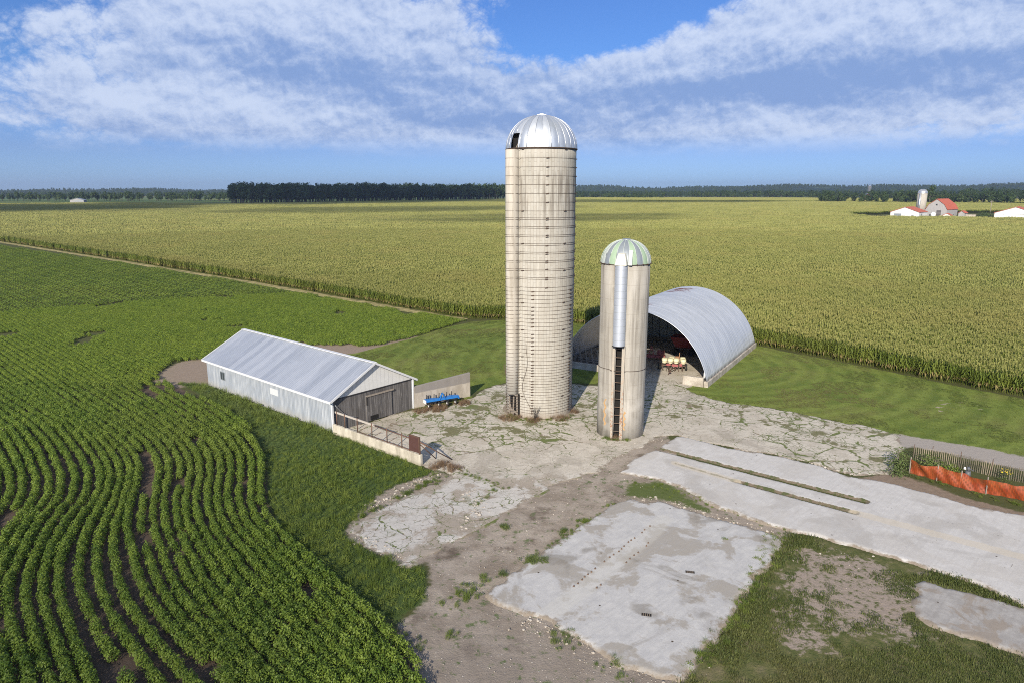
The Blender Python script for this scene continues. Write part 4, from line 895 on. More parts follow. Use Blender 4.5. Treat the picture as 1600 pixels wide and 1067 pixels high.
# roof planes with overhang, ridge cap, eave and verge trim
OH = .32; slope = (BRH - BH) / (BW / 2)
rt = .055
for sgn in (0, 1):
    y_e = OH if sgn == 0 else -BW - OH; z_e = BH - OH * slope + .10; y_r = -BW / 2; z_r = BRH + .10
    mb = MB(); x0, x1 = -.30, BL + .30
    a = mb.verts([(x0, y_e, z_e), (x1, y_e, z_e), (x1, y_r, z_r), (x0, y_r, z_r)]); b = mb.verts([(x0, y_e, z_e - rt), (x1, y_e, z_e - rt), (x1, y_r, z_r - rt), (x0, y_r, z_r - rt)])
    mb.face((a, a + 1, a + 2, a + 3)); mb.face((b + 3, b + 2, b + 1, b))
    for k in range(4): mb.face((a + k, b + k, b + (k + 1) % 4, a + (k + 1) % 4))
    rf = mb.build("roof", m_roof, barn)
    MB().box((BL / 2, y_e + (.035 if sgn == 0 else -.035), z_e - .07), (BL + .66, .06, .20)).build("eave_trim", m_trim, rf)
    for x in (x0 - .03, x1 + .03):
        f = MB(); dy = y_r - y_e; dz = z_r - z_e
        f.beam((x, y_e, z_e - .045), (x, y_r, z_r - .045), .05, .19); f.build("verge_trim", m_trim, rf)
MB().beam((-.32, -BW / 2, BRH + .12), (BL + .32, -BW / 2, BRH + .12), .40, .05).build("ridge_cap", m_trim, barn)
for y in (.03, -BW - .03): MB().box((-.02, y - (.05 if y > 0 else -.05), BH / 2), (.16, .16, BH - .05)).build("corner_trim", m_trim, barn)
m_glass, g = material("dusty_window_glass"); finish(g, (0.045, 0.055, 0.062), .25, spec=.6)
win = MB().box((19.9, .015, 1.75), (.85, .05, .85)).build("window", m_glass, barn)
f = MB()
for dx_, dz_, sx_, sz_ in ((0, .43, .95, .07), (0, -.43, .95, .07), (-.44, 0, .07, .79), (.44, 0, .07, .79), (0, 0, .05, .79)): f.box((19.9 + dx_, .035, 1.75 + dz_), (sx_, .05, sz_))
f.build("frame", m_gy, win)
m_patch, g = material("pale_patch_metal"); finish(g, (0.52, 0.54, 0.55), .5)
MB().box((9.6, .006, 1.95), (1.45, .03, .62)).build("patch_panel", m_patch, barn)
sd2 = MB().box((-.02, -5.2, 1.36), (.09, 3.0, 2.55)); dr = sd2.build("sliding_door", m_bd, barn)
MB().box((-.10, -5.35, 2.55), (.08, 3.2, .14)).build("door_track", m_wood0, barn)
MB().box((-.09, -3.75, 2.1), (.05, .12, .85)).build("latch_post", m_under, barn)
MB().box((-.08, -4.55, .35), (.03, .9, .42)).build("door_gap_shade", m_dark, dr)  # dark plate painted as a shaded gap at the door foot
f = MB(); f.tube([(-.14, -.25 - .3 * k, 2.55 - .42 * k + .028 * k * k) for k in range(8)], .022, 5); f.build("loose_cable", m_galv, barn)

# ------------------------------------------------------------------ low wall with pipe railing
W0 = Vector((-15.86, 57.72, 0)); W1 = Vector((-7.1, 50.39, 0)); wd_ = (W1 - W0).normalized(); wa = math.atan2(wd_.y, wd_.x); WLN = (W1 - W0).length
m_lowwall, g = material("old_wall_concrete"); p = g.obj(); lz = g.xyz(p)[2]
n1 = g.noise(g.vm('MULTIPLY', p, (1, 1, .35)), 1.6, 7, .65); n2 = g.noise(p, 13, 4)
col = g.mix(g.st(n1, .33, .66), (0.33, 0.30, 0.235), (0.53, 0.49, 0.40)); col = g.mix(g.m('MULTIPLY', g.st(n2, .45, .8), .35), col, (0.2, 0.175, 0.135)); col = g.mix(g.m('MULTIPLY', g.st(lz, .35, 0), .5), col, (0.17, 0.16, 0.10))
finish(g, col, .92, g.bump(n1, .4, .05))
lwl = thing("low_concrete_wall", "knee-high concrete wall running out from the barn corner beside the grass", "wall", tuple(W0), wa)
MB().box((WLN / 2, 0, .43), (WLN, .26, .96)).build("wall", m_lowwall, lwl, bevel=.03)
m_pipe, g = material("rusty_pipe"); finish(g, g.mix(g.noise(g.obj(), 5, 4), (0.085, 0.05, 0.035), (0.20, 0.12, 0.085)), .7, metal=.4)
rl = thing("pipe_railing", "rusty pipe railing standing along the top of the low concrete wall", "railing", tuple(W0 + Vector((0, 0, .91))), wa)
for t in (.045, .145, .30, .47, .64, .80):
    MB().tube([(WLN * t, .0, -.05), (WLN * t, .0, 1.25)], .045, 8).build("post", m_pipe, rl)
m_rail, g = material("pale_top_rail"); finish(g, g.mix(g.noise(g.obj(), 2, 4), (0.30, 0.26, 0.22), (0.52, 0.49, 0.44)), .6)
f = MB(); f.beam((.25, 0.06, 1.12), (WLN * .50, .06, 1.10), .07, .16); f.build("top_rail", m_rail, rl)
MB().tube([(WLN * .49, .05, 1.10), (WLN * .93, .05, 1.02)], .045, 8).build("top_rail", m_pipe, rl)
MB().tube([(WLN * .30, 0, .06), (WLN * .93, 0, .08)], .035, 8).build("bottom_rail", m_pipe, rl)
for t in (.30, .47, .64): MB().tube([(WLN * (t + .015), 0, .10), (WLN * (t + .11), 0, .78)], .022, 6).build("brace", m_pipe, rl)
gt = thing("steel_gate_panel", "brown steel panel standing upright at the outer end of the low wall", "panel", tuple(W0 + wd_ * (WLN - 1.35) + Vector((0, 0, .91))), wa)
m_brown, g = material("brown_steel"); finish(g, g.mix(g.noise(g.obj(), 4, 5), (0.055, 0.026, 0.022), (0.10, 0.05, 0.042)), .65)
MB().box((.55, -.02, .72), (1.12, .05, 1.25)).build("sheet", m_brown, gt)
f = MB(); f.box((1.16, 0, .68), (.10, .12, 1.46)); f.box((.0, 0, .66), (.06, .08, 1.32)); f.box((.6, 0, 1.37), (1.2, .10, .07)); f.build("frame", m_pipe, gt)
f = MB(); f.tube([(1.16, 0, 1.05), (1.6, .9, .35)], .035, 6); f.tube([(1.16, 0, .85), (1.25, 1.6, -.82)], .04, 6); f.tube([(1.16, 0, 1.0), (2.4, 2.3, -.84)], .045, 6); f.build("brace", m_pipe, gt)

# ------------------------------------------------------------------ tall wall panel and the blue cultivator in front of it
PA = Vector((-9.72, 65.12, 0)); PB = Vector((-4.46, 69.2, 0)); pd = (PB - PA); PLn = pd.length; pd.normalize()
m_pan, g = material("stained_wall_concrete"); p = g.obj(); lx, ly, lz = g.xyz(p)
n1 = g.noise(g.vm('MULTIPLY', p, (1, 1, .4)), 1.4, 7, .65); n2 = g.noise(p, 14, 4)
col = g.mix(g.st(n1, .35, .65), (0.32, 0.285, 0.235), (0.44, 0.40, 0.34))
col = g.mix(g.st(g.m('ADD', lz, g.m('MULTIPLY', n1, .25)), 1.60, 1.72), col, g.mix(n1, (0.18, 0.165, 0.15), (0.28, 0.26, 0.24))); col = g.mix(g.m('MULTIPLY', g.st(n2, .45, .8), .35), col, (0.2, 0.18, 0.15))
finish(g, col, .92, g.bump(n1, .4, .05))
wp = thing("concrete_wall_panel", "tall stained concrete wall panel standing right of the grey board barn end", "wall", tuple(PA), math.atan2(pd.y, pd.x))
MB().extr([(0, -.05), (PLn, -.05), (PLn, 2.58), (0, 2.22)], lambda x, z: (x, -.13, z), lambda x, z: (x, .13, z)).build("wall", m_pan, wp, bevel=.03)
MB().box((-.09, -.02, 1.0), (.12, .22, 2.1)).build("end_post", m_lowwall, wp)
m_blue, g = material("bright_blue_paint"); finish(g, g.mix(g.noise(g.obj(), 3, 4), (0.012, 0.11, 0.38), (0.03, 0.20, 0.54)), .4)
m_blk, g = material("black_steel"); finish(g, (0.02, 0.02, 0.022), .6)
cu = thing("field_cultivator", "bright blue row-crop cultivator with black shanks parked against the concrete wall", "cultivator", (-7.05, 65.85, .04), R(30))
f = MB(); f.box((0, 0, .66), (3.5, .20, .20)); f.box((0, .55, .60), (3.3, .16, .16)); f.box((-1.1, .28, .70), (1.2, .62, .10)); f.box((1.1, .28, .70), (1.2, .62, .10))
for x in (-1.5, -.5, .5, 1.5): f.beam((x, 0, .64), (x, .55, .6), .12, .12)
f.build("toolbar", m_blue, cu, bevel=.015)
for x in (-1.45, -1.2, -.65, -.1, .15, .75, 1.3):
    f = MB(); f.tube([(x, .55, .55), (x, .85, .62), (x, 1.0, .35), (x, .85, .08)], .035, 6); f.box((x, .8, .07), (.16, .22, .05), rx=.3); f.tube([(x, .5, .68), (x + .05, .55, 1.15)], .05, 6); f.build("shank", m_blk, cu)
f = MB(); f.beam((-.35, -.1, .6), (0, -.15, 1.35), .09, .09, 0); f.beam((.35, -.1, .6), (0, -.15, 1.35), .09, .09, 0); f.beam((0, -.15, 1.33), (0, .55, .7), .07, .07); f.build("hitch_frame", m_blue, cu)
for x in (-1.55, -.45, .45, 1.35):
    w_ = MB().tube([(x - .07, -.35, .25), (x + .07, -.35, .25)], .25, 16).build("gauge_wheel", m_tyre, cu); MB().tube([(x - .08, -.35, .25), (x + .08, -.35, .25)], .10, 12).build("hub", m_white, w_)
for x in (-1.82, 1.82): MB().box((x, .1, .62), (.10, .5, .30)).build("end_plate", m_white if x < 0 else m_blue, cu)

# ------------------------------------------------------------------ orange barrier net and slatted snow fence
m_net, g = material("orange_barrier_net"); p = g.obj(); n1 = g.noise(p, 1.2, 4); uvx = g.attr('u')
col = g.mix(g.st(n1, .3, .7), (0.36, 0.048, 0.010), (0.50, 0.105, 0.028)); strp = g.st(g.m('ABSOLUTE', g.m('SUBTRACT', g.m('FRACT', g.m('MULTIPLY', uvx, 7.0)), .5)), .28, .44)
hol = g.m('MULTIPLY', g.st(g.m('ABSOLUTE', g.m('SUBTRACT', g.m('FRACT', g.m('MULTIPLY', uvx, 14.0)), .5)), .34, .22), g.st(g.m('ABSOLUTE', g.m('SUBTRACT', g.m('FRACT', g.m('MULTIPLY', g.attr('v'), 12.0)), .5)), .40, .28))
b_ = g.add('ShaderNodeBsdfPrincipled', {'Base Color': g.mix(g.m('MULTIPLY', strp, .4), col, (0.22, 0.03, 0.006)), 'Roughness': .6})
tl = g.add('ShaderNodeBsdfTranslucent', {'Color': (0.5, 0.11, 0.02)}); tp = g.add('ShaderNodeBsdfTransparent')
mxa = g.add('ShaderNodeMixShader', {0: .3, 1: b_.outputs[0], 2: tl.outputs[0]})
mxb = g.add('ShaderNodeMixShader', {0: g.m('MULTIPLY', hol, .75), 1: mxa.outputs[0], 2: tp.outputs[0]}); g.t.links.new(mxb.outputs[0], g.out.inputs[0])
OF = [(30.4, 48.85), (31.6, 47.4), (32.6, 46.25), (33.75, 45.15), (35.7, 44.0), (38.3, 41.8), (40.5, 39.9)]
of = thing("barrier_fence", "sagging orange plastic barrier fence along the edge of the washed slab", "fence", (OF[0][0], OF[0][1], 0))
pts = [Vector((x - OF[0][0], y - OF[0][1], 0)) for x, y in OF]
V = []; F = []; U = []; Vv = []; cum = 0; NU = 0; NVv = 8; sams = []
for i in range(len(pts) - 1):
    L = (pts[i + 1] - pts[i]).length; k = int(L / .08)
    for j in range(k): sams.append((pts[i].lerp(pts[i + 1], j / k), cum + L * j / k, (pts[i + 1] - pts[i]).normalized(), j / k))
    cum += L
for (pp, u, d, f_) in sams:
    nrm = Vector((-d.y, d.x, 0)); sag = .20 * math.sin(math.pi * f_) * (1 + .4 * math.sin(u * 2))
    for j in range(NVv + 1):
        v = j / NVv; off = .09 * math.sin(u * 3.1 + v * 2) * v + .05 * math.sin(u * 7.7 + v * 5) + .10 * math.sin(u * 1.3 + 4 * v)
        z = .04 + v * (1.14 - sag * .7); V.append(tuple(pp + nrm * off + Vector((0, 0, z)))); U.append(u); Vv.append(v)
for i in range(len(sams) - 1):
    for j in range(NVv): a = i * (NVv + 1) + j; F.append((a, a + NVv + 1, a + NVv + 2, a + 1))
nt = link("net", np_mesh("net", V, F, [m_net], attrs=dict(u=U, v=Vv), smooth=True), of)
for pp in pts: MB().box((pp.x, pp.y + .05, .65), (.06, .06, 1.35)).build("stake", m_wood0, of)
SF = [(32.2, 51.5), (33.4, 51.05), (34.9, 49.9), (36.3, 48.35), (37.9, 47.1), (40.7, 44.8), (43.0, 42.8)]
sf = thing("slat_fence", "weathered wooden slat snow fence behind the orange barrier by the gravel lane", "fence", (SF[0][0], SF[0][1], 0))
m_slat, g = material("pale_slat_wood"); oi = g.obj(); n_ = g.noise(g.vm('MULTIPLY', oi, (1, 1, .3)), 1.4, 5, .65)
finish(g, g.mix(g.st(n_, .38, .64), (0.11, 0.10, 0.075), (0.27, 0.23, 0.17)), .85)
f = MB(); wires = [[], [], []]
cum = 0
for i in range(len(SF) - 1):
    a = Vector((SF[i][0] - SF[0][0], SF[i][1] - SF[0][1], 0)); b = Vector((SF[i + 1][0] - SF[0][0], SF[i + 1][1] - SF[0][1], 0)); L = (b - a).length; k = int(L / .13); an = math.atan2((b - a).y, (b - a).x)
    for j in range(k):
        pp = a.lerp(b, j / k); h = 1.12 + random.uniform(-.05, .04)
        f.box((pp.x + random.uniform(-.01, .01), pp.y, h / 2), (.045, .014, h), an, ry=random.uniform(-.06, .06))
    for wi, z in enumerate((.2, .6, 1.0)): wires[wi].append((a.x, a.y + .02, z))
f.build("slats", m_slat, sf)
for wv in wires: MB().tube(wv, .010, 4).build("wire", m_hoop, sf)
for i in range(0, len(SF), 1): MB().tube([(SF[i][0] - SF[0][0], SF[i][1] - SF[0][1] + .05, 0), (SF[i][0] - SF[0][0], SF[i][1] - SF[0][1] + .05, 1.35)], .03, 6).build("post", m_iron, sf)
m_grey, g = material("grey_plastic"); finish(g, (0.10, 0.11, 0.12), .5)
pu = thing("hand_pump", "small grey pump with a white cap between the orange and slatted fences", "pump", (34.4, 48.2, 0))
MB().cyl((0, 0, 0), .22, .5, 14, r2=.17).cyl((0, 0, .5), .10, .3, 12).build("body", m_grey, pu); MB().cyl((-.25, .05, .62), .11, .16, 12, r2=.05).build("cap", m_white, pu); MB().beam((0, 0, .7), (.5, .1, .45), .06, .06).build("handle", m_grey, pu)

# ------------------------------------------------------------------ the farm across the corn
m_wside, g = material("white_shed_steel"); p = g.obj(); rb = g.m('ABSOLUTE', g.m('SUBTRACT', g.m('FRACT', g.m('DIVIDE', g.m('ADD', g.xyz(p)[0], g.xyz(p)[1]), .6)), .5))
finish(g, g.mix(g.m('MULTIPLY', g.st(rb, .42, .49), .25), (0.62, 0.62, 0.61), (0.42, 0.42, 0.42)), .5)
m_rroof, g = material("red_orange_roof"); finish(g, g.mix(g.noise(g.obj(), .8, 5), (0.36, 0.085, 0.045), (0.50, 0.14, 0.075)), .6)
m_gbarn, g = material("grey_barn_siding"); p = g.obj(); n_ = g.noise(g.vm('MULTIPLY', p, (2, 2, .2)), 1, 5); finish(g, g.mix(n_, (0.24, 0.24, 0.235), (0.42, 0.41, 0.40)), .85)
def shed(name, label, loc, rz, W, L, he, hr, wall, roofm, prof=None, cat="shed", door=False):
    t = thing(name, label, cat, (loc[0], loc[1], float(terr(loc[0], loc[1])) - .1), rz)
    prof = prof or [(0, he), (W / 2, hr), (W, he)]
    poly = [(0, 0)] + prof + [(W, 0)]
    MB().extr(poly, lambda x, z: (x, 0, z), lambda x, z: (x, L, z)).build("wall", wall, t)
    mb = MB(); o = .35
    pr2 = [(prof[0][0] - o, prof[0][1] - o * .3 + .06)] + [(x, z + .10) for x, z in prof[1:-1]] + [(prof[-1][0] + o, prof[-1][1] - o * .3 + .06)]
    for i in range(len(pr2) - 1):
        (x0, z0), (x1, z1) = pr2[i], pr2[i + 1]
        k = mb.verts([(x0, -.4, z0), (x1, -.4, z1), (x1, L + .4, z1), (x0, L + .4, z0), (x0, -.4, z0 + .2), (x1, -.4, z1 + .2), (x1, L + .4, z1 + .2), (x0, L + .4, z0 + .2)])
        for qd in ((3, 2, 1, 0), (4, 5, 6, 7), (0, 1, 5, 4), (1, 2, 6, 5), (2, 3, 7, 6), (3, 0, 4, 7)): mb.face([k + i_ for i_ in qd])
    mb.build("roof", roofm, t)
    if door:
        dd = MB().box((W * .46, -.06, he * .42), (W * .46, .1, he * .84)).build("sliding_door", m_white, t)
        MB().box((W * .46, -.14, he * .86), (W * .5, .1, .22)).build("door_rail", m_gy, dd)
        for k in range(3): MB().box((W * (.36 + .08 * k), -.13, he * .5), (.9, .06, .7)).build("pane", m_gy, dd)
    return t
fz = R(-8)
ws_ = shed("white_shed", "white steel shed with orange-red roof at the left edge of the far farm", (238.2, 437.0), R(-43), 16.0, 20.0, 4.6, 7.6, m_wside, m_rroof)
MB().box((4.2, -.05, 1.9), (4.0, .08, 3.7)).build('sliding_door', m_gy, ws_); MB().box((12.5, -.05, 2.2), (1.2, .08, 1.0)).build('window', m_glass, ws_); MB().box((16.05, 6, 1.9), (.08, 3.2, 3.6)).build('sliding_door', m_gy, ws_)
gpf = [(0, 5.6), (1.6, 8.6), (6.2, 12.0), (10.8, 8.6), (12.4, 5.6)]
fb_ = shed("gambrel_barn", "grey gambrel barn with orange-red roof between the far silo and lane", (266.5, 448.0), R(-50), 12.4, 19.0, 5.6, 12.0, m_gbarn, m_rroof, gpf, "barn")
MB().box((7.9, -.05, 3.0), (2.6, .12, 4.2)).build("door", m_bd, fb_); [MB().box((x_, -.05, z_), (.9, .08, .9)).build('window', m_glass, fb_) for x_, z_ in ((3.0, 2.0), (6.2, 8.6), (10.8, 2.0))]; [MB().box((12.45, y_, 2.0), (.08, 1.0, 1.0)).build('window', m_glass, fb_) for y_ in (3, 7.5, 12)]
shed("lean_to", "low grey annexe with red roof against the right side of the gambrel barn", (287.5, 447.0), R(-50), 3.6, 5, 3.0, 4.4, m_gbarn, m_rroof)
shed("milk_house", "tiny white shed with red roof in front of the gambrel barn", (269.6, 434.5), R(-43), 4.6, 4.5, 2.2, 3.5, m_wside, m_rroof)
tk = thing("storage_tank", "round white tank standing in front of the grey gambrel barn", "tank", (267.0, 440.0, float(terr(267, 440))))
MB().cyl((0, 0, 0.9), 1.35, 2.6, 20).cyl((0, 0, 3.5), 1.35, .6, 20, r2=.4).build("shell", m_white, tk)
f = MB(); [f.box((sx, sy, .45), (.25, .25, .95)) for sx in (-.8, .8) for sy in (-.8, .8)]; f.build("legs_stand", m_gy, tk)
fs = thing("farm_silo", "small concrete silo with a grey dome at the far farm behind the white shed", "silo", (274.0, 466.0, float(terr(274, 466))))
MB().cyl((0, 0, 0), 2.9, 15.2, 36).build("wall", m_stave, fs); dome(2.95, 2.7, 16, None, m_galv, None, "dome", 7, 15.2, fs, .03)
MB().cyl((-2.4, -1.75, 1), .65, 14.0, 14).build("chute", m_galv, fs)
fw = thing("yard_wall", "low grey concrete wall right of the far gambrel barn", "wall", (291, 446, float(terr(291, 446))), fz)
MB().box((3.4, 0, 1.0), (6.8, .4, 2.1)).build("wall", m_found, fw); MB().box((6.6, 2, 1.0), (.4, 4.4, 2.1)).build("return_wall", m_found, fw)
shed("white_shed", "white steel drive shed with red roof at the right edge of the photo", (288.5, 415.0), R(-40), 20.0, 22.0, 4.6, 8.0, m_wside, m_rroof, door=True)
wb_ = thing("white_trailer", "low white flat trailer parked beside the white drive shed", "trailer", (283.5, 424.0, float(terr(284, 424))), fz)
MB().box((0, 0, .95), (5.6, 2.0, .9)).build("bed", m_white, wb_); [MB().tube([(x, -1.06, .45), (x, -.85, .45)], .45, 12).build("wheel", m_tyre, wb_) for x in (-1.5, 1.5)]
up = thing("utility_pole", "pale utility pole with crossarm behind the white drive shed", "pole", (303.0, 440.0, float(terr(303, 440))))
MB().tube([(0, 0, 0), (0, 0, 11.2)], [.2, .13], 8).build("pole", m_wood0, up); MB().box((0, 0, 10.2), (2.2, .14, .16)).build("crossarm", m_wood0, up)
# far-off buildings
hs = shed("farmhouse", "pale farmhouse half hidden in trees at the far left treeline", (-498.0, 785.0), R(12), 14, 9, 2.6, 4.6, m_gbarn, m_gy, None, "house")
MB().box((9, -.06, 1.7), (9, .12, 1.2)).build("window_band", m_gy, hs)
fs2 = thing("distant_silo", "distant lone silo rising above trees near the right horizon", "silo", (828.0, 1620.0, float(terr(828, 1620))))
MB().cyl((0, 0, 0), 4.0, 27.0, 20).build("wall", m_stave, fs2); dome(4.05, 3.4, 12, None, m_galv, None, "dome", 5, 27.0, fs2, .04)
shed("red_barn", "tiny dark red barn far off beneath the distant silo", (520.0, 1030.0), R(-20), 9, 12, 4.5, 8.5, m_dred, m_gy, None, "barn")

# ------------------------------------------------------------------ vegetation
def leaf_mat(name, dark, light, trans, tcol=None, huge=None, rough=.55, var=.5):
    m, g = material(name)
    oi = g.add('ShaderNodeObjectInfo'); rnd = oi.outputs['Random']; loc = oi.outputs['Location']
    pat = g.noise(loc, .045, 5, .6); pat2 = g.noise(loc, .35, 3, .6)
    f = g.m('ADD', g.m('MULTIPLY', rnd, .45), g.m('MULTIPLY', pat2, .55))
    col = g.mix(g.st(f, .2, .8), dark, light)
    if huge: col = g.mix(g.m('MULTIPLY', g.st(pat, .46, .66), var), col, huge)
    return finish(g, col, rough, spec=.25, trans=(trans, tcol or tuple(min(1, c * 1.25) for c in light)))
m_corn = leaf_mat("corn_leaf", (0.122, 0.168, 0.026), (0.205, 0.240, 0.044), .30, (0.19, 0.23, 0.035), (0.18, 0.185, 0.045), .5, .5)
m_tass = leaf_mat("corn_tassel", (0.262, 0.272, 0.082), (0.345, 0.348, 0.112), .25, (0.38, 0.34, 0.10), (0.36, 0.325, 0.11), .75, .5)
m_dry = leaf_mat("dry_corn_leaf", (0.22, 0.17, 0.07), (0.33, 0.26, 0.11), .2, None, None, .8)
m_soy = leaf_mat("soy_leaf", (0.095, 0.158, 0.021), (0.20, 0.275, 0.040), .33, (0.14, 0.21, 0.03), (0.155, 0.195, 0.036), .5, .6)
m_weed = leaf_mat("weed_blade", (0.095, 0.142, 0.022), (0.19, 0.24, 0.042), .28, (0.14, 0.18, 0.03), (0.085, 0.115, 0.055), .6, .7)
m_lawnb = leaf_mat("lawn_blade", (0.088, 0.122, 0.022), (0.15, 0.18, 0.038), .25, (0.13, 0.16, 0.03), (0.15, 0.15, 0.05), .6, .5)
m_straw = leaf_mat("dead_stalk", (0.13, 0.085, 0.05), (0.24, 0.165, 0.10), .1, None, None, .9)
m_tree = leaf_mat("tree_leaf", (0.024, 0.048, 0.015), (0.055, 0.090, 0.024), .20, None, (0.048, 0.072, 0.018), .6, .5)
m_tree2 = leaf_mat("pale_tree_leaf", (0.036, 0.066, 0.018), (0.066, 0.10, 0.03), .18, None, (0.055, 0.08, 0.022), .6, .5)
m_bark, g = material("bark"); finish(g, g.mix(g.noise(g.obj(), 3, 4), (0.06, 0.05, 0.04), (0.13, 0.11, 0.09)), .9)
m_flow, g = material("yellow_petal"); finish(g, (0.75, 0.55, 0.03), .6)
m_wflow, g = material("white_petal"); finish(g, (0.72, 0.72, 0.66), .7)

class LB:
    def __init__(s): s.v = []; s.f = []; s.m = []
    def strip(s, pts, wds, mi=0, side=None):
        b = len(s.v)
        for i, p in enumerate(pts):
            d = Vector(pts[min(i + 1, len(pts) - 1)]) - Vector(pts[max(i - 1, 0)])
            sd_ = side if side is not None else Vector((-d.y, d.x, 0)); 
            if sd_.length < 1e-5: sd_ = Vector((1, 0, 0))
            sd_ = sd_.normalized() * (wds[i] / 2)
            p = Vector(p); s.v.append(tuple(p - sd_)); s.v.append(tuple(p + sd_))
        for i in range(len(pts) - 1):
            s.f.append((b + 2 * i, b + 2 * i + 1, b + 2 * i + 3, b + 2 * i + 2)); s.m.append(mi)
    def card(s, c, n, size, rot, mi=0, asp=1.0):
        n = Vector(n).normalized(); t = n.cross(Vector((0, 0, 1)) if abs(n.z) < .9 else Vector((1, 0, 0))).normalized(); u = n.cross(t)
        a = t * math.cos(rot) + u * math.sin(rot); b_ = n.cross(a); a *= size / 2; b_ *= size / 2 * asp; c = Vector(c); k = len(s.v)
        for q in (c - a, c - b_ * .9, c + a, c + b_ * .9): s.v.append(tuple(q))
        s.f.append((k, k + 1, k + 2, k + 3)); s.m.append(mi)
    def mesh(s, name, mats): return np_mesh(name, s.v, s.f, mats, s.m)
rd = random.Random(11)
def corn_plant(lb, x, y, h, full=True):
    tilt = Vector((rd.uniform(-.05, .05), rd.uniform(-.05, .05), 0))
    a0 = rd.uniform(0, 6.28)
    top = Vector((x, y, h)) + tilt * h
    if full:
        for sd_ in (Vector((1, 0, 0)), Vector((0, 1, 0))): lb.strip([(x, y, 0), tuple(top)], [.035, .02], 0, sd_)
    nl = 10 if full else 5
    for i in range(nl):
        z0 = h * (.22 + .68 * i / nl) if full else h * (.5 + .42 * i / nl); a = a0 + i * math.pi + rd.uniform(-.5, .5); L = rd.uniform(.55, .85) * (1 - .25 * i / nl)
        dx_, dy_ = math.cos(a), math.sin(a); bx, by = x + tilt.x * z0, y + tilt.y * z0
        mi = 2 if (i < 2 and full and rd.random() < .6) else 0
        if full: lb.strip([(bx, by, z0), (bx + dx_ * L * .35, by + dy_ * L * .35, z0 + .28), (bx + dx_ * L * .75, by + dy_ * L * .75, z0 + .22), (bx + dx_ * L, by + dy_ * L, z0 - .12)], [.07, .10, .085, .02], mi)
        else: lb.strip([(bx, by, z0 - .1), (bx + dx_ * L * .5, by + dy_ * L * .5, z0 + .28), (bx + dx_ * L, by + dy_ * L, z0)], [.15, .17, .06], mi)
    for i in range(6 if full else 3):
        a = rd.uniform(0, 6.28); r = .10 if i else .0
        lb.strip([tuple(top - Vector((0, 0, .05))), (top.x + math.cos(a) * r * .6, top.y + math.sin(a) * r * .6, top.z + .20), (top.x + math.cos(a) * r * 1.6, top.y + math.sin(a) * r * 1.6, top.z + .30 + (.08 if not i else 0))], [.03, .05 if full else .10, .02], 1, Vector((math.cos(a + 1.5), math.sin(a + 1.5), 0)))
def proto(name, me): return bpy.data.objects.new(name, me)      # never linked: only instanced by the field's points
corn_seg = []
for v in range(6):
    lb = LB()
    for k in range(5): corn_plant(lb, -.34 + .17 * k + rd.uniform(-.03, .03), rd.uniform(-.04, .04), rd.uniform(2.0, 2.4))
    corn_seg.append(proto("corn_row_piece", lb.mesh("corn_row_piece", [m_corn, m_tass, m_dry])))
corn_mid = []
for v in range(4):
    lb = LB()
    for r_ in range(4):
        for k in range(9): corn_plant(lb, -1.5 + 3 * (k + .5) / 9 + rd.uniform(-.1, .1), -1.14 + .76 * r_ + rd.uniform(-.06, .06), rd.uniform(1.95, 2.4), False)
    corn_mid.append(proto("corn_patch", lb.mesh("corn_patch", [m_corn, m_tass, m_dry])))
corn_far = []
for v in range(4):
    lb = LB()
    for k in range(340):
        x, y = rd.uniform(-4.2, 4.2), rd.uniform(-4.2, 4.2); h = rd.uniform(1.8, 2.4)
        for q in range(3):
            a = rd.uniform(0, 6.28); lb.card((x + rd.uniform(-.3, .3), y + rd.uniform(-.3, .3), h - rd.uniform(.1, .7)), (math.cos(a), math.sin(a), rd.uniform(.4, 1.6)), .52, rd.uniform(0, 3), 0, .55)
        a = rd.uniform(0, 6.28); lb.strip([(x, y, h - .15), (x + .1 * math.cos(a), y + .1 * math.sin(a), h + .33)], [.15, .09], 1, Vector((math.cos(a), math.sin(a), 0)))
    corn_far.append(proto("corn_block", lb.mesh("corn_block", [m_corn, m_tass, m_dry])))
soy = []
for v in range(6):
    lb = LB()
    for k in range(112):
        a = rd.uniform(0, 6.28); r = .31 * math.sqrt(rd.random()); z = .52 * (1 - (r / .36) ** 2 * .75) * rd.uniform(.72, 1.1)
        if k > 80: z *= rd.uniform(.35, .8); r *= 1.05
        lb.card((r * math.cos(a), r * math.sin(a), z), (math.cos(a) * r * 1.8 + rd.uniform(-.7, .7), math.sin(a) * r * 1.8 + rd.uniform(-.7, .7), 1.0 if k <= 80 else .5), rd.uniform(.065, .135), rd.uniform(0, 3.1), 0, .72)
    for k in range(5): a = rd.uniform(0, 6.28); lb.strip([(0, 0, 0), (.12 * math.cos(a), .12 * math.sin(a), .38)], [.015, .01], 0, Vector((math.cos(a + 1.5), math.sin(a + 1.5), 0)))
    soy.append(proto("soy_plant", lb.mesh("soy_plant", [m_soy])))
soy_far = []
for v in range(4):
    lb = LB()
    for k in range(340):
        x, y = rd.uniform(-1.3, 1.3), rd.uniform(-1.3, 1.3); row = .5 + .5 * math.cos(y / .76 * 6.283)
        lb.card((x, y, .30 + .20 * row + rd.uniform(-.06, .06)), (rd.uniform(-.5, .5), rd.uniform(-.5, .5), 1), rd.uniform(.15, .26), rd.uniform(0, 3), 0, .75)
    soy_far.append(proto("soy_patch", lb.mesh("soy_patch", [m_soy])))
m_soyf = leaf_mat("bright_soy_leaf", (0.125, 0.190, 0.024), (0.235, 0.31, 0.044), .33, (0.17, 0.24, 0.03), (0.22, 0.27, 0.04), .5, .5)  # brighter leaf colour for the beans behind the barn and beyond
soy_mid = []
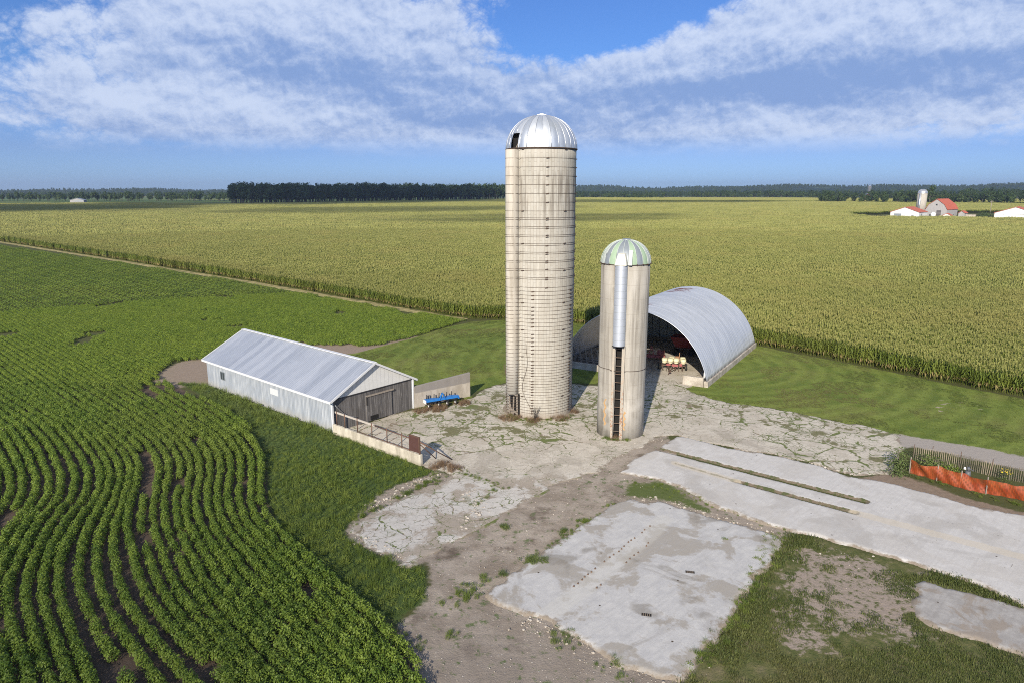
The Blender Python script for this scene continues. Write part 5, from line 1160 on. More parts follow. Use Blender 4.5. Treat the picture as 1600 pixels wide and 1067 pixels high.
for o_ in soy:
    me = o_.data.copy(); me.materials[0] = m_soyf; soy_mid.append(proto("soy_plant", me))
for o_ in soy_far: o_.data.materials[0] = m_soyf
def tuft(n, rad, h0, h1, wd_, mats, heads=0, lean=.5):
    lb = LB()
    for k in range(n):
        a = rd.uniform(0, 6.28); r = rad * math.sqrt(rd.random()); h = rd.uniform(h0, h1); b_ = rd.uniform(0, 6.28); l = h * lean * rd.uniform(.3, 1)
        x, y = r * math.cos(a), r * math.sin(a)
        lb.strip([(x, y, 0), (x + math.cos(b_) * l * .35, y + math.sin(b_) * l * .35, h * .62), (x + math.cos(b_) * l, y + math.sin(b_) * l, h)], [wd_, wd_ * .8, wd_ * .15], 0, Vector((math.cos(b_ + 1.57), math.sin(b_ + 1.57), 0)))
    for k in range(heads):
        a = rd.uniform(0, 6.28); r = rad * rd.random(); lb.card((r * math.cos(a), r * math.sin(a), h1 * rd.uniform(.85, 1.05)), (0, 0, 1), .07, 0, 1)
    return proto("grass_tuft", lb.mesh("grass_tuft", mats))
weed_t = [tuft(60, .34, .20, .46, .022, [m_weed], 0, .75) for _ in range(4)] + [tuft(70, .42, .30, .66, .024, [m_weed], 0, .9) for _ in range(2)]
lb = LB()
for k in range(60):
    a = rd.uniform(0, 6.28); r = .32 * math.sqrt(rd.random()); lb.card((r * math.cos(a), r * math.sin(a), rd.uniform(.10, .36)), (rd.uniform(-.5, .5), rd.uniform(-.7, .3), 1), rd.uniform(.07, .15), rd.uniform(0, 3), 0, .6)
weed_t.append(proto("broadleaf_weed", lb.mesh("broadleaf_weed", [m_weed]))); weed_t += [weed_t[-1]] * 9
m_rough = leaf_mat("trampled_blade", (0.055, 0.080, 0.020), (0.115, 0.135, 0.034), .25, (0.10, 0.12, 0.03), (0.15, 0.125, 0.06), .6, .8)
lawn_t = [tuft(46, .34, .025, .06, .016, [m_lawnb], 0, .8) for _ in range(4)]
rough_t = [tuft(52, .30, .05, .12, .018, [m_rough], 0, .8) for _ in range(4)]
dead_t = [tuft(30, .25, .15, .5, .014, [m_straw], 0, .9) for _ in range(3)]
stone = []
m_stone, g = material("limestone_rubble"); oi = g.add('ShaderNodeObjectInfo').outputs['Random']
finish(g, g.mix(oi, (0.24, 0.205, 0.165), (0.46, 0.42, 0.36)), .9)
import bmesh
for v in range(4):
    bm = bmesh.new(); bmesh.ops.create_icosphere(bm, subdivisions=1, radius=.5)
    for vv in bm.verts: vv.co = Vector((vv.co.x * rd.uniform(.7, 1.3), vv.co.y * rd.uniform(.6, 1.1), vv.co.z * rd.uniform(.35, .7)))
    me = bpy.data.meshes.new("stone"); bm.to_mesh(me); bm.free(); me.materials.append(m_stone); stone.append(proto("stone", me))

def scatter(name, xs, ys, rots, scs, protos, label=None, zoff=0.0, z=None, zscale=None, pick=None):
    """points carrying turn, size and choice of plant; a geometry-node group sets a plant on each"""
    n = len(xs); zz_ = (terr(xs, ys) if z is None else z) + zoff
    me = bpy.data.meshes.new(name); me.vertices.add(n)
    me.vertices.foreach_set('co', np.stack([xs, ys, zz_], 1).astype(np.float32).ravel())
    for an, av in (('turn', rots), ('size', scs), ('tall', zscale if zscale is not None else np.ones(n))):
        a = me.attributes.new(an, 'FLOAT', 'POINT'); a.data.foreach_set('value', np.asarray(av, np.float32))
    a = me.attributes.new('pick', 'INT', 'POINT'); a.data.foreach_set('value', (rng.integers(0, len(protos), n) if pick is None else pick).astype(np.int32))
    o = link(name, me); props(o, label, name.replace('_', ' '), None, 'stuff')
    ng = bpy.data.node_groups.new(name, 'GeometryNodeTree')
    ng.interface.new_socket('Geometry', in_out='INPUT', socket_type='NodeSocketGeometry'); ng.interface.new_socket('Geometry', in_out='OUTPUT', socket_type='NodeSocketGeometry')
    N = ng.nodes; L = ng.links
    gi = N.new('NodeGroupInput'); go = N.new('NodeGroupOutput'); ip = N.new('GeometryNodeInstanceOnPoints'); jn = N.new('GeometryNodeJoinGeometry')
    for pr in protos:
        ob = N.new('GeometryNodeObjectInfo'); ob.inputs['Object'].default_value = pr; ob.inputs['As Instance'].default_value = True
        L.new(ob.outputs['Geometry'], jn.inputs[0])
    def at(nm, ty):
        q_ = N.new('GeometryNodeInputNamedAttribute'); q_.data_type = ty; q_.inputs['Name'].default_value = nm; return q_.outputs['Attribute']
    cx = N.new('ShaderNodeCombineXYZ'); L.new(at('turn', 'FLOAT'), cx.inputs[2])
    er = N.new('FunctionNodeEulerToRotation'); L.new(cx.outputs[0], er.inputs[0])
    cs = N.new('ShaderNodeCombineXYZ'); sz = at('size', 'FLOAT'); L.new(sz, cs.inputs[0]); L.new(sz, cs.inputs[1])
    mu = N.new('ShaderNodeMath'); mu.operation = 'MULTIPLY'; L.new(sz, mu.inputs[0]); L.new(at('tall', 'FLOAT'), mu.inputs[1]); L.new(mu.outputs[0], cs.inputs[2])
    L.new(gi.outputs[0], ip.inputs['Points']); L.new(jn.outputs[0], ip.inputs['Instance']); ip.inputs['Pick Instance'].default_value = True
    L.new(at('pick', 'INT'), ip.inputs['Instance Index']); L.new(er.outputs[0], ip.inputs['Rotation']); L.new(cs.outputs[0], ip.inputs['Scale'])
    L.new(ip.outputs[0], go.inputs[0])
    md = o.modifiers.new('plants', 'NODES'); md.node_group = ng
    return o
def in_view(x, y, m=8.0):
    return (np.abs(x) < (y + m) * 0.90 + m) & (y > 12)
def grid(P, step, jit, rot=0.0, fil=None, stepx=None):
    P = np.asarray(P); c, s_ = math.cos(rot), math.sin(rot); Q = np.stack([P[:, 0] * c + P[:, 1] * s_, -P[:, 0] * s_ + P[:, 1] * c], 1)
    a = np.arange(Q[:, 0].min(), Q[:, 0].max(), stepx or step); b = np.arange(Q[:, 1].min(), Q[:, 1].max(), step)
    u, v = [k.ravel() for k in np.meshgrid(a, b)]
    if fil is not None:
        x = u * c - v * s_; y = u * s_ + v * c; k = fil(x, y); u, v = u[k], v[k]
    u = u + rng.uniform(-jit, jit, len(u)); v = v + rng.uniform(-jit, jit, len(v)) * .4
    x = u * c - v * s_; y = u * s_ + v * c
    k = inside(P, x, y) & in_view(x, y); return x[k], y[k]

# corn: single rows near the yard, blocks of rows beyond
CR = math.atan2(.70, -.71) - math.pi; r0, r1, r2 = 165.0, 330.0, 1080.0
def shell(a, b): return lambda x, y: (np.hypot(x, y) >= a) & (np.hypot(x, y) < b)
notfarm = lambda x, y: ~inside(P_farm, x, y)
edgef = lambda x, y: (np.hypot(x, y) < r0) | ((np.hypot(x, y) < 400) & (sd(P_corn, x, y) < 7))
x, y = grid(P_corn, .76, .03, CR, edgef, .76)
k = ~((np.hypot(x - 2.7, y - 64.7) < 6)); x, y = x[k], y[k]
e_ = fbm(x, y, .05, 3)
scatter("corn_field", x, y, CR + rng.uniform(-.5, .5, len(x)) + math.pi * rng.integers(0, 2, len(x)), rng.uniform(.90, 1.08, len(x)), corn_seg, "tall tasselled corn standing in rows along the mown lawn and soybeans", zscale=.92 + .16 * e_)
x1_, y1_ = grid(P_corn, 2.95, .12, CR, lambda x, y: shell(r0, r1)(x, y) & ((sd(P_corn, x, y) > 5.5) | (np.hypot(x, y) > 400)), 2.85)
x2_, y2_ = grid(P_corn, 8.0, .5, CR, lambda x, y: shell(r1, r2)(x, y) & notfarm(x, y), 8.0)
x3_, y3_ = grid(P_band, 8.0, .5, CR, notfarm)
scatter("corn_field", x1_, y1_, CR + math.pi * rng.integers(0, 2, len(x1_)), rng.uniform(.97, 1.05, len(x1_)), corn_mid, "yellow-green corn canopy across the middle distance")
X2 = np.r_[x2_, x3_]; Y2 = np.r_[y2_, y3_]
scatter("corn_field", X2, Y2, CR + math.pi / 2 * rng.integers(0, 4, len(X2)), rng.uniform(.97, 1.06, len(X2)), corn_far, "distant yellow-green corn canopy reaching to the woods")

# soybeans: curved rows in the foreground
AY = [26.71, 28.38, 29.93, 32.09, 34.21, 37.33, 39.71, 42.36, 45.36, 48.17, 50.01, 52.67, 55.3, 58.52, 61.55, 65.49, 68.78, 78]
AX = [-13.47, -15.4, -17.01, -18.98, -20.72, -22.84, -24.34, -25.67, -26.89, -28.16, -29.15, -31.09, -33.45, -36.7, -39.97, -44.47, -48.03, -58.0]
BY = [26.02, 28.47, 31.25, 34.21, 37.33, 40.56, 43.82, 48.17, 51.71, 55.61, 57.69, 63.46, 67.65, 78]
BX = [-3.08, -4.84, -7.22, -9.77, -12.48, -15.09, -16.98, -18.5, -19.74, -21.94, -23.66, -28.35, -32.41, -42.5]
yy = np.arange(17, 79, .05)
DY = [26.92, 28.02, 29.43, 30.98, 32.56, 34.09, 35.75, 38.49, 41.26, 43.13, 45.15, 48.17, 51.31, 54.85, 58.52, 65, 72, 80]
DX = [-19.19, -20.15, -21.5, -22.8, -24.12, -25.11, -26.0, -27.22, -28.13, -28.53, -29.33, -30.92, -33.27, -36.46, -39.87, -47.3, -55.6, -65.5]
def lin_ext(q, A, B):
    r = np.interp(q, A, B); lo = q < A[0]; r[lo] = B[0] + (q[lo] - A[0]) * (B[1] - B[0]) / (A[1] - A[0]); return r
ker = np.hanning(61); ker /= ker.sum()
smo = lambda q: np.convolve(np.pad(q, 30, mode='edge'), ker, 'valid')
fa_, fb2, fd_ = [smo(lin_ext(yy, *c_)) for c_ in ((AY, AX), (BY, BX), (DY, DX))]
hs_ = np.interp(yy, [22, 30, 38, 43, 50, 60, 78], [.90, .92, .80, .86, 1.05, 1.15, 1.2])
sx, sy = [], []
for rix in range(-56, 15):
    if rix >= 0: xr = fa_ + rix / 12.6 * (fb2 - fa_)
    elif rix >= -4: xr = fa_ + (-rix / 4.0) * (fd_ - fa_)
    else: xr = fd_ + (rix + 4) * hs_
    xr = xr + (vn(yy, np.full_like(yy, rix * 3.3), .22) - .5) * .22
    dl = np.hypot(np.diff(xr), np.diff(yy)); cl = np.r_[0, np.cumsum(dl)]
    q_ = np.arange(rng.uniform(0, .2), cl[-1], .17) ; q_ = q_ + rng.uniform(-.05, .05, len(q_))
    xx_ = np.interp(q_, cl, xr); yq = np.interp(q_, cl, yy)
    gap = vn(xx_ * 1.0 + rix * 7.7, yq, .30) + (np.hypot(xx_ + 36, yq - 75) < 7) * .35
    kk = (gap < .93) & (rng.random(len(q_)) > .06)
    if rix == 1: kk &= ~((yq > 44) & (yq < 53))
    if rix == 1: kk &= ~((yq > 37.4) & (yq < 39.2))
    sx.append(xx_[kk] + rng.uniform(-.10, .10, kk.sum())); sy.append(yq[kk])
sx = np.concatenate(sx); sy = np.concatenate(sy)
k = inside(P_soynear, sx, sy) & in_view(sx, sy, 6) & ~inside(P_baresoil, sx, sy); sx, sy = sx[k], sy[k]
big_ = fbm(sx, sy, .09, 3)
scatter("soybean_rows", sx, sy, rng.uniform(0, 6.28, len(sx)), .66 + .42 * big_ + rng.uniform(-.20, .18, len(sx)), soy, "dark green soybean plants in curving foreground rows", zscale=rng.uniform(1.1, 1.6, len(sx)))
x, y = grid(P_soyfar, .76, .05, R(137), lambda x, y: np.hypot(x, y) < 150, .25)
k = ~(inside(P_baresoil, x, y) & (fbm(x, y, .5, 3) < .52)) & (fbm(x, y, .16, 3) < .74); x, y = x[k], y[k]
scatter("soybean_field", x, y, rng.uniform(0, 6.28, len(x)), rng.uniform(.85, 1.12, len(x)) * (.88 + .25 * fbm(x, y, .1, 3)), soy_mid, "closed soybean canopy behind the barn")
x, y = grid(P_soyfar, 2.28, .05, R(137), shell(150, 520), 2.2)
scatter("soybean_field", x, y, R(137) + rng.uniform(-.03, .03, len(x)), rng.uniform(1.0, 1.12, len(x)), soy_far, "distant soybean field left of the corn")

# rough weeds along the barn, wall and slab; mown lawn; scraped grass at the right
x, y = grid(P_weeds, .36, .16)
k = (sd(P_yard, x, y) < .1) & (sd(P_weeds, x, y) > .1); x, y = x[k], y[k]
lb_ = np.stack([(x - BO.x) * bu.x + (y - BO.y) * bu.y, -(x - BO.x) * bu.y + (y - BO.y) * bu.x], 1)
k = ~((lb_[:, 1] < .35) & (lb_[:, 0] > -.3)); x, y = x[k], y[k]
hgt_ = .35 + .62 * fbm(x, y, .14, 3) + .45 * np.clip(1 - np.abs(-(x - BO.x) * bu.y + (y - BO.y) * bu.x - .6) / 1.6, 0, 1) * (y > 57)
scatter("rough_grass", x, y, rng.uniform(0, 6.28, len(x)), hgt_ * rng.uniform(.8, 1.15, len(x)), weed_t, "tall rough grass and weeds beside the barn wall and broken slab")
x, y = grid(P_grassBR, .30, .14)
k = (sd(P_slabC, x, y) < .05) & (sd(P_slabA, x, y) < .05) & (sd(P_slabD, x, y) < .05) & ~((sd(P_bare, x, y) + .6 + (fbm(x, y, .6, 4) - .5) * 6 > 0) & (fbm(x, y, 1.1, 3) > .36)) & (fbm(x + 5, y, .45, 4) > .40); x, y = x[k], y[k]
edge_ = np.clip(1.4 - np.minimum(np.abs(sd(P_slabA, x, y)), np.abs(sd(P_slabC, x, y))), 0, 1)
scatter("lawn_grass", x, y, rng.uniform(0, 6.28, len(x)), rng.uniform(.8, 1.3, len(x)) * (1 + .5 * edge_), rough_t, "patchy trampled grass around the foreground slabs")
x, y = grid(P_lawn, .62, .28)
k = (sd(P_yard, x, y) < -.1) & (sd(P_drive, x, y) < .0) & (np.hypot(x - 2.7, y - 64.7) > 3.7); x, y = x[k], y[k]
lq = np.stack([(x - QR0.x) * QV.x + (y - QR0.y) * QV.y, (x - QR0.x) * QU.x + (y - QR0.y) * QU.y], 1)
k = ~((lq[:, 0] > -.4) & (lq[:, 0] < 18.5) & (lq[:, 1] > -.4) & (lq[:, 1] < 23.5)); x, y = x[k], y[k]
k = ~inside([(BO.x, BO.y), (BO.x + bu.x * BL, BO.y + bu.y * BL), (BO.x + bu.x * BL + 6.1, BO.y + bu.y * BL + 7.3), (BO.x + 6.1, BO.y + 7.3)], x, y); x, y = x[k], y[k]
scatter("lawn_grass", x, y, rng.uniform(0, 6.28, len(x)), rng.uniform(.9, 1.4, len(x)), lawn_t, "closely mown lawn around the silos and arched shed")
x, y = grid(P_lawn, .42, .2)
k = (sd(P_yard, x, y) < -.05) & (fbm(x, y, .30, 4) + .12 * np.clip(1 - np.abs(sd(P_yard, x, y)), 0, 1) > .57); x, y = x[k], y[k]
lq = np.stack([(x - QR0.x) * QV.x + (y - QR0.y) * QV.y, (x - QR0.x) * QU.x + (y - QR0.y) * QU.y], 1)
k = ~((lq[:, 0] > -.4) & (lq[:, 0] < 18.5) & (lq[:, 1] > -.4) & (lq[:, 1] < 23.5)) & (np.hypot(x - 2.7, y - 64.7) > 3.7) & ~inside([(BO.x, BO.y), (BO.x + bu.x * BL, BO.y + bu.y * BL), (BO.x + bu.x * BL + 6.1, BO.y + bu.y * BL + 7.3), (BO.x + 6.1, BO.y + 7.3)], x, y); x, y = x[k], y[k]
scatter("lawn_grass", x, y, rng.uniform(0, 6.28, len(x)), rng.uniform(.5, .95, len(x)), rough_t, "thicker clumps of grass and clover in the mown lawn")
# sprigs in the dirt, along slab edges and in the wide cracks
sxs, sys_, szs = [], [], []
def clump(cx, cy, n, r, s):
    for _ in range(n):
        a = rd.uniform(0, 6.28); q_ = r * math.sqrt(rd.random()); sxs.append(cx + q_ * math.cos(a)); sys_.append(cy + q_ * math.sin(a)); szs.append(s * rd.uniform(.7, 1.3))
def edge_run(pts, per, spread, s, gapn=.5):
    for i in range(len(pts) - 1):
        a, b = Vector(pts[i]), Vector(pts[i + 1]); n = max(1, int((b - a).length * per))
        for k in range(n):
            p_ = a.lerp(b, (k + rd.random()) / n)
            if vn(np.array([p_.x]), np.array([p_.y]), .8)[0] > gapn: sxs.append(p_.x + rd.gauss(0, spread)); sys_.append(p_.y + rd.gauss(0, spread)); szs.append(s * rd.uniform(.6, 1.3))
clump(-.41, 40.2, 9, .28, .75); clump(-2.3, 33.0, 26, .8, .7); clump(-1.3, 34.3, 10, .5, .55); clump(-3.0, 31.8, 10, .8, .45); clump(3.4, 39.5, 20, .5, .5); clump(1.0, 36.1, 26, .55, .7); clump(4.6, 41.0, 12, .4, .45)
clump(1.8, 36.0, 14, .35, .6); clump(-.5, 34.6, 6, .2, .6); clump(13.1, 38.6, 4, .15, .5); clump(14.3, 36.2, 6, .2, .5); clump(-5.0, 28.6, 20, .9, .5); clump(-2.9, 29.3, 8, .4, .5); clump(2.5, 29.0, 24, .9, .5); clump(4.6, 27.0, 18, .8, .45)
edge_run([(-.2, 34.5), (1.7, 37.0), (4.3, 40.1), (7.0, 43.6)], 9, .18, .45, .45); edge_run([(-3.9, 49.2), (-2.4, 47.6), (-.4, 46.0)], 10, .25, .45, .3); edge_run([(-1.2, 46.4), (-1.9, 44.2), (-3.2, 42.4)], 9, .16, .45, .4)
edge_run([(14.2, 42.9), (12.6, 45.0), (9.2, 47.2)], 10, .5, .35, .4); edge_run([(10.0, 48.0), (12.4, 45.8), (14.1, 42.7), (17.5, 39.6)], 6, .3, .3, .5)
edge_run([(1.6, 61.0), (4.6, 61.2), (6.2, 62.8)], 12, .25, .55, .25); edge_run([(-.6, 62.6), (.4, 61.5), (1.6, 60.9)], 12, .22, .6, .2); edge_run([(8.0, 56.4), (9.0, 55.9), (10.2, 55.8)], 14, .15, .55, .2)
edge_run([(-10.5, 41.0), (-8.4, 44.0), (-5.2, 48.1)], 12, .22, .6, .3); edge_run([(28.2, 49.4), (30.3, 48.4), (33.6, 44.6), (37, 41.6)], 8, .25, .5, .4)
edge_run([(18.7, 71.8), (19.6, 69.8), (21.8, 67.6), (25.0, 65.6), (30.4, 61.2), (34.2, 57.6)], 5, .2, .35, .5); edge_run([(12.6, 66), (15.6, 66.5), (14.8, 69.5)], 10, .5, .4, .35); edge_run([(-4.2, 61.5), (-1.6, 64.8), (-2.2, 68.0)], 9, .4, .35, .35)
edge_run([(16.5, 39.2), (13.7, 34.4), (10.7, 30.0), (8.0, 26.8)], 14, .30, .55, .25)
sxs, sys_, szs = map(np.array, (sxs, sys_, szs)); szs = szs * .72
scatter("grass_sprigs", sxs, sys_, rng.uniform(0, 6.28, len(sxs)), szs, weed_t, "grass sprigs growing from slab edges, cracks and bare dirt", zoff=.02)
dxs, dys = [], []
for cx, cy, n, r in ((-.2, 61.9, 60, 1.1), (2.0, 61.2, 40, .8), (4.5, 61.6, 30, .9), (-7.5, 64.6, 70, 1.0), (-5.0, 66.4, 40, .8), (-9.0, 63.7, 30, .7), (-5.6, 50.2, 40, .9), (-4.4, 49.6, 24, .7), (9.0, 56.2, 14, .5), (6.0, 63.6, 20, .5)):
    for _ in range(n): a = rd.uniform(0, 6.28); q_ = r * math.sqrt(rd.random()); dxs.append(cx + q_ * math.cos(a)); dys.append(cy + q_ * math.sin(a))
dxs, dys = np.array(dxs), np.array(dys)
scatter("dead_weeds", dxs, dys, rng.uniform(0, 6.28, len(dxs)), rng.uniform(.5, 1.0, len(dxs)), dead_t, "dry brown weeds round the tall silo foot and cultivator", zoff=.02)
# broken concrete and stones
qx, qy, qs = [], [], []
def rubble(pts, per, spread, s0, s1):
    for i in range(len(pts) - 1):
        a, b = Vector(pts[i]), Vector(pts[i + 1])
        for k in range(int((b - a).length * per)):
            p_ = a.lerp(b, rd.random()); qx.append(p_.x + rd.gauss(0, spread)); qy.append(p_.y + rd.gauss(0, spread)); qs.append(s0 * (s1 / s0) ** (rd.random() ** 2))
rubble([(-9.6, 42.6), (-8.2, 45.4), (-5.6, 48.6)], 22, .42, .07, .30); rubble([(.0, 31.0), (3.5, 28.3), (6.5, 26.2)], 26, .45, .05, .20); rubble([(-3.4, 46.2), (-2.2, 43.2), (-3.4, 40.6)], 12, .45, .10, .34)
rubble([(8.3, 44.6), (10.9, 43.9), (14.5, 40.8), (16.9, 39.4)], 14, .30, .06, .28); rubble([(18.9, 53.6), (23.9, 50.5), (26.2, 48.4)], 10, .28, .07, .34); rubble([(-6.2, 36.6), (-9.5, 39.0)], 12, .4, .08, .28)
rubble([(-4, 36), (4, 45), (10, 54)], 14, 2.2, .04, .13); rubble([(-4, 26), (5, 23), (3, 31)], 22, 1.8, .03, .09); rubble([(9, 54.5), (14, 56.8), (16, 58.5)], 8, .4, .05, .16); rubble([(16.5, 37.5), (22, 33)], 5, 1.6, .05, .16)
qx, qy, qs = map(np.array, (qx, qy, qs))
scatter("rubble", qx, qy, rng.uniform(0, 6.28, len(qx)), qs, stone, "pale stones and broken concrete along the slab edges and dirt", zoff=.03)

# ------------------------------------------------------------------ trees
def tree_mesh(name, h, rad, n, size, mat, lobes=7, low=.25):
    lb = LB(); L_ = [(rd.uniform(-.45, .45) * rad, rd.uniform(-.45, .45) * rad, h * rd.uniform(low + .18, .82), rad * rd.uniform(.4, .68)) for _ in range(lobes)] + [(0, 0, h * .6, rad * .75)]
    for k in range(n):
        cx, cy, cz, r = L_[k % len(L_)]; v = Vector((rd.gauss(0, 1), rd.gauss(0, 1), rd.gauss(0, 1))).normalized(); q_ = r * rd.uniform(.55, 1.08)
        lb.card((cx + v.x * q_, cy + v.y * q_, max(h * .06, cz + v.z * q_ * 1.1)), (v.x + rd.uniform(-.6, .6), v.y + rd.uniform(-.6, .6), v.z + rd.uniform(-.2, .9)), size * rd.uniform(.6, 1.3), rd.uniform(0, 3), 0, .8)
    return lb.mesh(name, [mat])
def trunk_mesh(h, r):
    mb = MB(); mb.tube([(0, 0, -.3), (.1, 0, h * .3), (0, .1, h * .72)], [r, r * .7, r * .3], 7)
    for k in range(5): a = k * 1.26; mb.tube([(0, 0, h * (.28 + .06 * k)), (math.cos(a) * h * .18, math.sin(a) * h * .18, h * (.46 + .07 * k))], [r * .4, r * .12], 5)
    return mb.mesh("trunk", m_bark)
def joined(cm, tm):
    ob = proto("tree", cm); bm = bmesh.new(); bm.from_mesh(cm); n0 = len(bm.faces); bm.from_mesh(tm); bm.faces.ensure_lookup_table()
    for f_ in bm.faces[n0:]: f_.material_index = 1
    me = bpy.data.meshes.new("tree"); bm.to_mesh(me); bm.free(); me.materials.append(cm.materials[0]); me.materials.append(m_bark); return proto("tree", me)
dk = [joined(tree_mesh("crown", 1.0 * 18, 5.2, 420, 1.5, m_tree), trunk_mesh(18, .35)) for _ in range(4)]
dk += [joined(tree_mesh("crown", 20, 3.6, 360, 1.3, m_tree, 9, .1), trunk_mesh(20, .3)) for _ in range(2)]
lt = [joined(tree_mesh("crown", 13, 5.0, 360, 1.4, m_tree2), trunk_mesh(13, .3)) for _ in range(3)]
allt = dk + lt
def wood(name, P, step, label, protos, smin, smax, edge_drop=0.0):
    P = np.asarray(P, float); a = np.arange(P[:, 0].min(), P[:, 0].max(), step); b = np.arange(P[:, 1].min(), P[:, 1].max(), step)
    x, y = [q_.ravel() for q_ in np.meshgrid(a, b)]; x = x + rng.uniform(-.45, .45, len(x)) * step; y = y + rng.uniform(-.45, .45, len(y)) * step
    k = inside(P, x, y) & in_view(x, y, 60); x, y = x[k], y[k]
    return x, y, rng.uniform(smin, smax, len(x)) * (.84 + .32 * fbm(x, y, .02, 3))
WOOD = [(-277, 684), (-230, 712), (-150, 800), (-60, 880), (-8, 935), (60, 965), (60, 1040), (-60, 1010), (-180, 920), (-262, 800), (-296, 745)]
x, y, s = wood("w", WOOD, 6.6, "", dk, .80, 1.32)
scatter("woods", x, y, rng.uniform(0, 6.28, len(x)), s, dk, "dark green wood standing beyond the corn left of the tall silo")
bx, by, bs, bp = [], [], [], []
def belt(x0, y0, x1, y1, wd2, step, smin, smax, pale=.3, gap=.0):
    L = math.hypot(x1 - x0, y1 - y0); n = int(L / step) * max(1, int(wd2 / step)); t = rng.random(n); o_ = rng.uniform(-.5, .5, n) * wd2
    x = x0 + (x1 - x0) * t - (y1 - y0) / L * o_; y = y0 + (y1 - y0) * t + (x1 - x0) / L * o_; k = (vn(x, y, .02) > gap) & in_view(x, y, 60)
    bx.append(x[k]); by.append(y[k]); bs.append(rng.uniform(smin, smax, k.sum())); bp.append(np.where(rng.random(k.sum()) < pale, rng.integers(len(dk), len(allt), k.sum()), rng.integers(0, len(dk), k.sum())))
belt(-760, 830, -300, 900, 46, 8, .42, .72, .4, .12); belt(-900, 1150, -180, 1250, 60, 11, .5, .8, .4, .30); belt(-1300, 1700, -200, 1900, 80, 14, .6, .9, .4, .35)
belt(60, 1180, 230, 1060, 30, 7, .50, .68, .05); belt(60, 1500, 1400, 1350, 120, 12, .6, .95, .6, .15); belt(320, 1220, 640, 980, 60, 9, .55, .85, .55, .2); belt(640, 980, 1100, 800, 70, 9, .70, 1.05, .35)
belt(480, 900, 760, 700, 40, 7, .55, .80, .15); belt(330, 745, 450, 700, 26, 6, .50, .80, .1); belt(395, 715, 560, 640, 30, 6, .55, .85, .15); belt(660, 860, 900, 640, 80, 8, .7, 1.05, .4); belt(150, 1900, 1700, 1900, 160, 16, .7, 1.0, .6, .2); belt(200, 2300, 2200, 2000, 200, 22, .8, 1.1, .6, .2); belt(-300, 2200, 300, 2150, 140, 16, .7, 1.0, .5, .2)
bx, by, bs, bp = map(np.concatenate, (bx, by, bs, bp))
k = np.ones(len(bx), bool)
for cx, cy, r in ((-490, 782, 16), (525, 1035, 20)): k &= np.hypot(bx - cx, by - cy) > r
scatter("treeline", bx[k], by[k], rng.uniform(0, 6.28, k.sum()), bs[k], allt, "mixed green treelines between the far fields", pick=bp[k])
n = 15000; a_ = rng.uniform(R(-42), R(42), n); d_ = rng.uniform(2400, 3300, n); x, y = d_ * np.sin(a_), d_ * np.cos(a_)
k = fbm(x, y, .0035, 3) > .36; x, y = x[k], y[k]
scatter("hillside_woods", x, y, rng.uniform(0, 6.28, len(x)), rng.uniform(.45, .85, len(x)), allt, "hazy blue-green woods covering the low hills on the horizon", zoff=-4.5)
def single(name, label, x, y, h, rad, n, size, mat, low=.2, cat="tree"):
    t = thing(name, label, cat, (x, y, float(terr(x, y)) - .1), rd.uniform(0, 6), 'trees behind the far farm'); link("crown", tree_mesh("crown", h, rad, n, size, mat, 8, low), t); link("trunk", trunk_mesh(h, h * .02), t)
single("spruce_tree", "tallest dark tree rising behind the far farm silo", 412, 688, 21, 4.6, 700, 1.1, m_tree, .1)
single("spruce_tree", "second dark tree just left of the tallest behind the far silo", 396, 692, 17, 3.8, 600, 1.1, m_tree, .1)
single("broad_tree", "rounded dark tree standing left of the far farm with trunk showing", 372, 700, 14, 5.5, 600, 1.2, m_tree, .25)
single("broad_tree", "dark broad tree right behind the gambrel barn roof", 475, 690, 14, 6.0, 600, 1.2, m_tree, .2)
single("broad_tree", "pale yellow-green tree behind the white drive shed", 500, 650, 9.5, 5.0, 500, 1.1, m_tree2, .15)
def shrub(label, x, y, h, r, n, size, mat, name="shrub"):
    t = thing(name, label, "shrub", (x, y, float(terr(x, y))), rd.uniform(0, 6)); lb = LB()
    for k in range(n):
        a = rd.uniform(0, 6.28); q_ = r * math.sqrt(rd.random()); z = h * (1 - (q_ / r) ** 2 * .6) * rd.uniform(.15, 1.05)
        lb.card((q_ * math.cos(a), q_ * math.sin(a), z), (math.cos(a) * .6 + rd.uniform(-.5, .5), math.sin(a) * .6 + rd.uniform(-.5, .5), rd.uniform(.2, 1)), size * rd.uniform(.6, 1.3), rd.uniform(0, 3), 0, .6)
    link("foliage", lb.mesh("foliage", [mat]), t); f = MB()
    for k in range(6): a = k * 1.05; f.tube([(0, 0, -.05), (math.cos(a) * r * .5, math.sin(a) * r * .5, h * .7)], [.025, .008], 5)
    f.build("stems", m_bark, t)
shrub("leafy green bush at the left end of the orange barrier fence", 30.2, 49.9, 1.75, .95, 620, .15, m_weed)
shrub("low green bush tangled against the slat fence behind the orange barrier", 32.4, 49.7, 1.35, 1.15, 620, .15, m_weed)
shrub("dark bush between the fences just left of the grey pump", 33.5, 49.0, 1.0, .75, 380, .13, m_soy)
shrub("green weeds under the left end of the orange barrier", 29.4, 48.6, .8, .9, 380, .13, m_weed)
fl = thing("flower_clump", "yellow flowering clump between the orange and slatted fences", "flowers", (36.6, 47.3, 0))
lb = LB()
for k in range(120): a = rd.uniform(0, 6.28); q_ = .5 * math.sqrt(rd.random()); lb.card((q_ * math.cos(a), q_ * math.sin(a), rd.uniform(.1, .8)), (rd.uniform(-.6, .6), rd.uniform(-.6, .6), 1), .12, rd.uniform(0, 3), 0, .6)
link("foliage", lb.mesh("foliage", [m_weed]), fl); lb = LB()
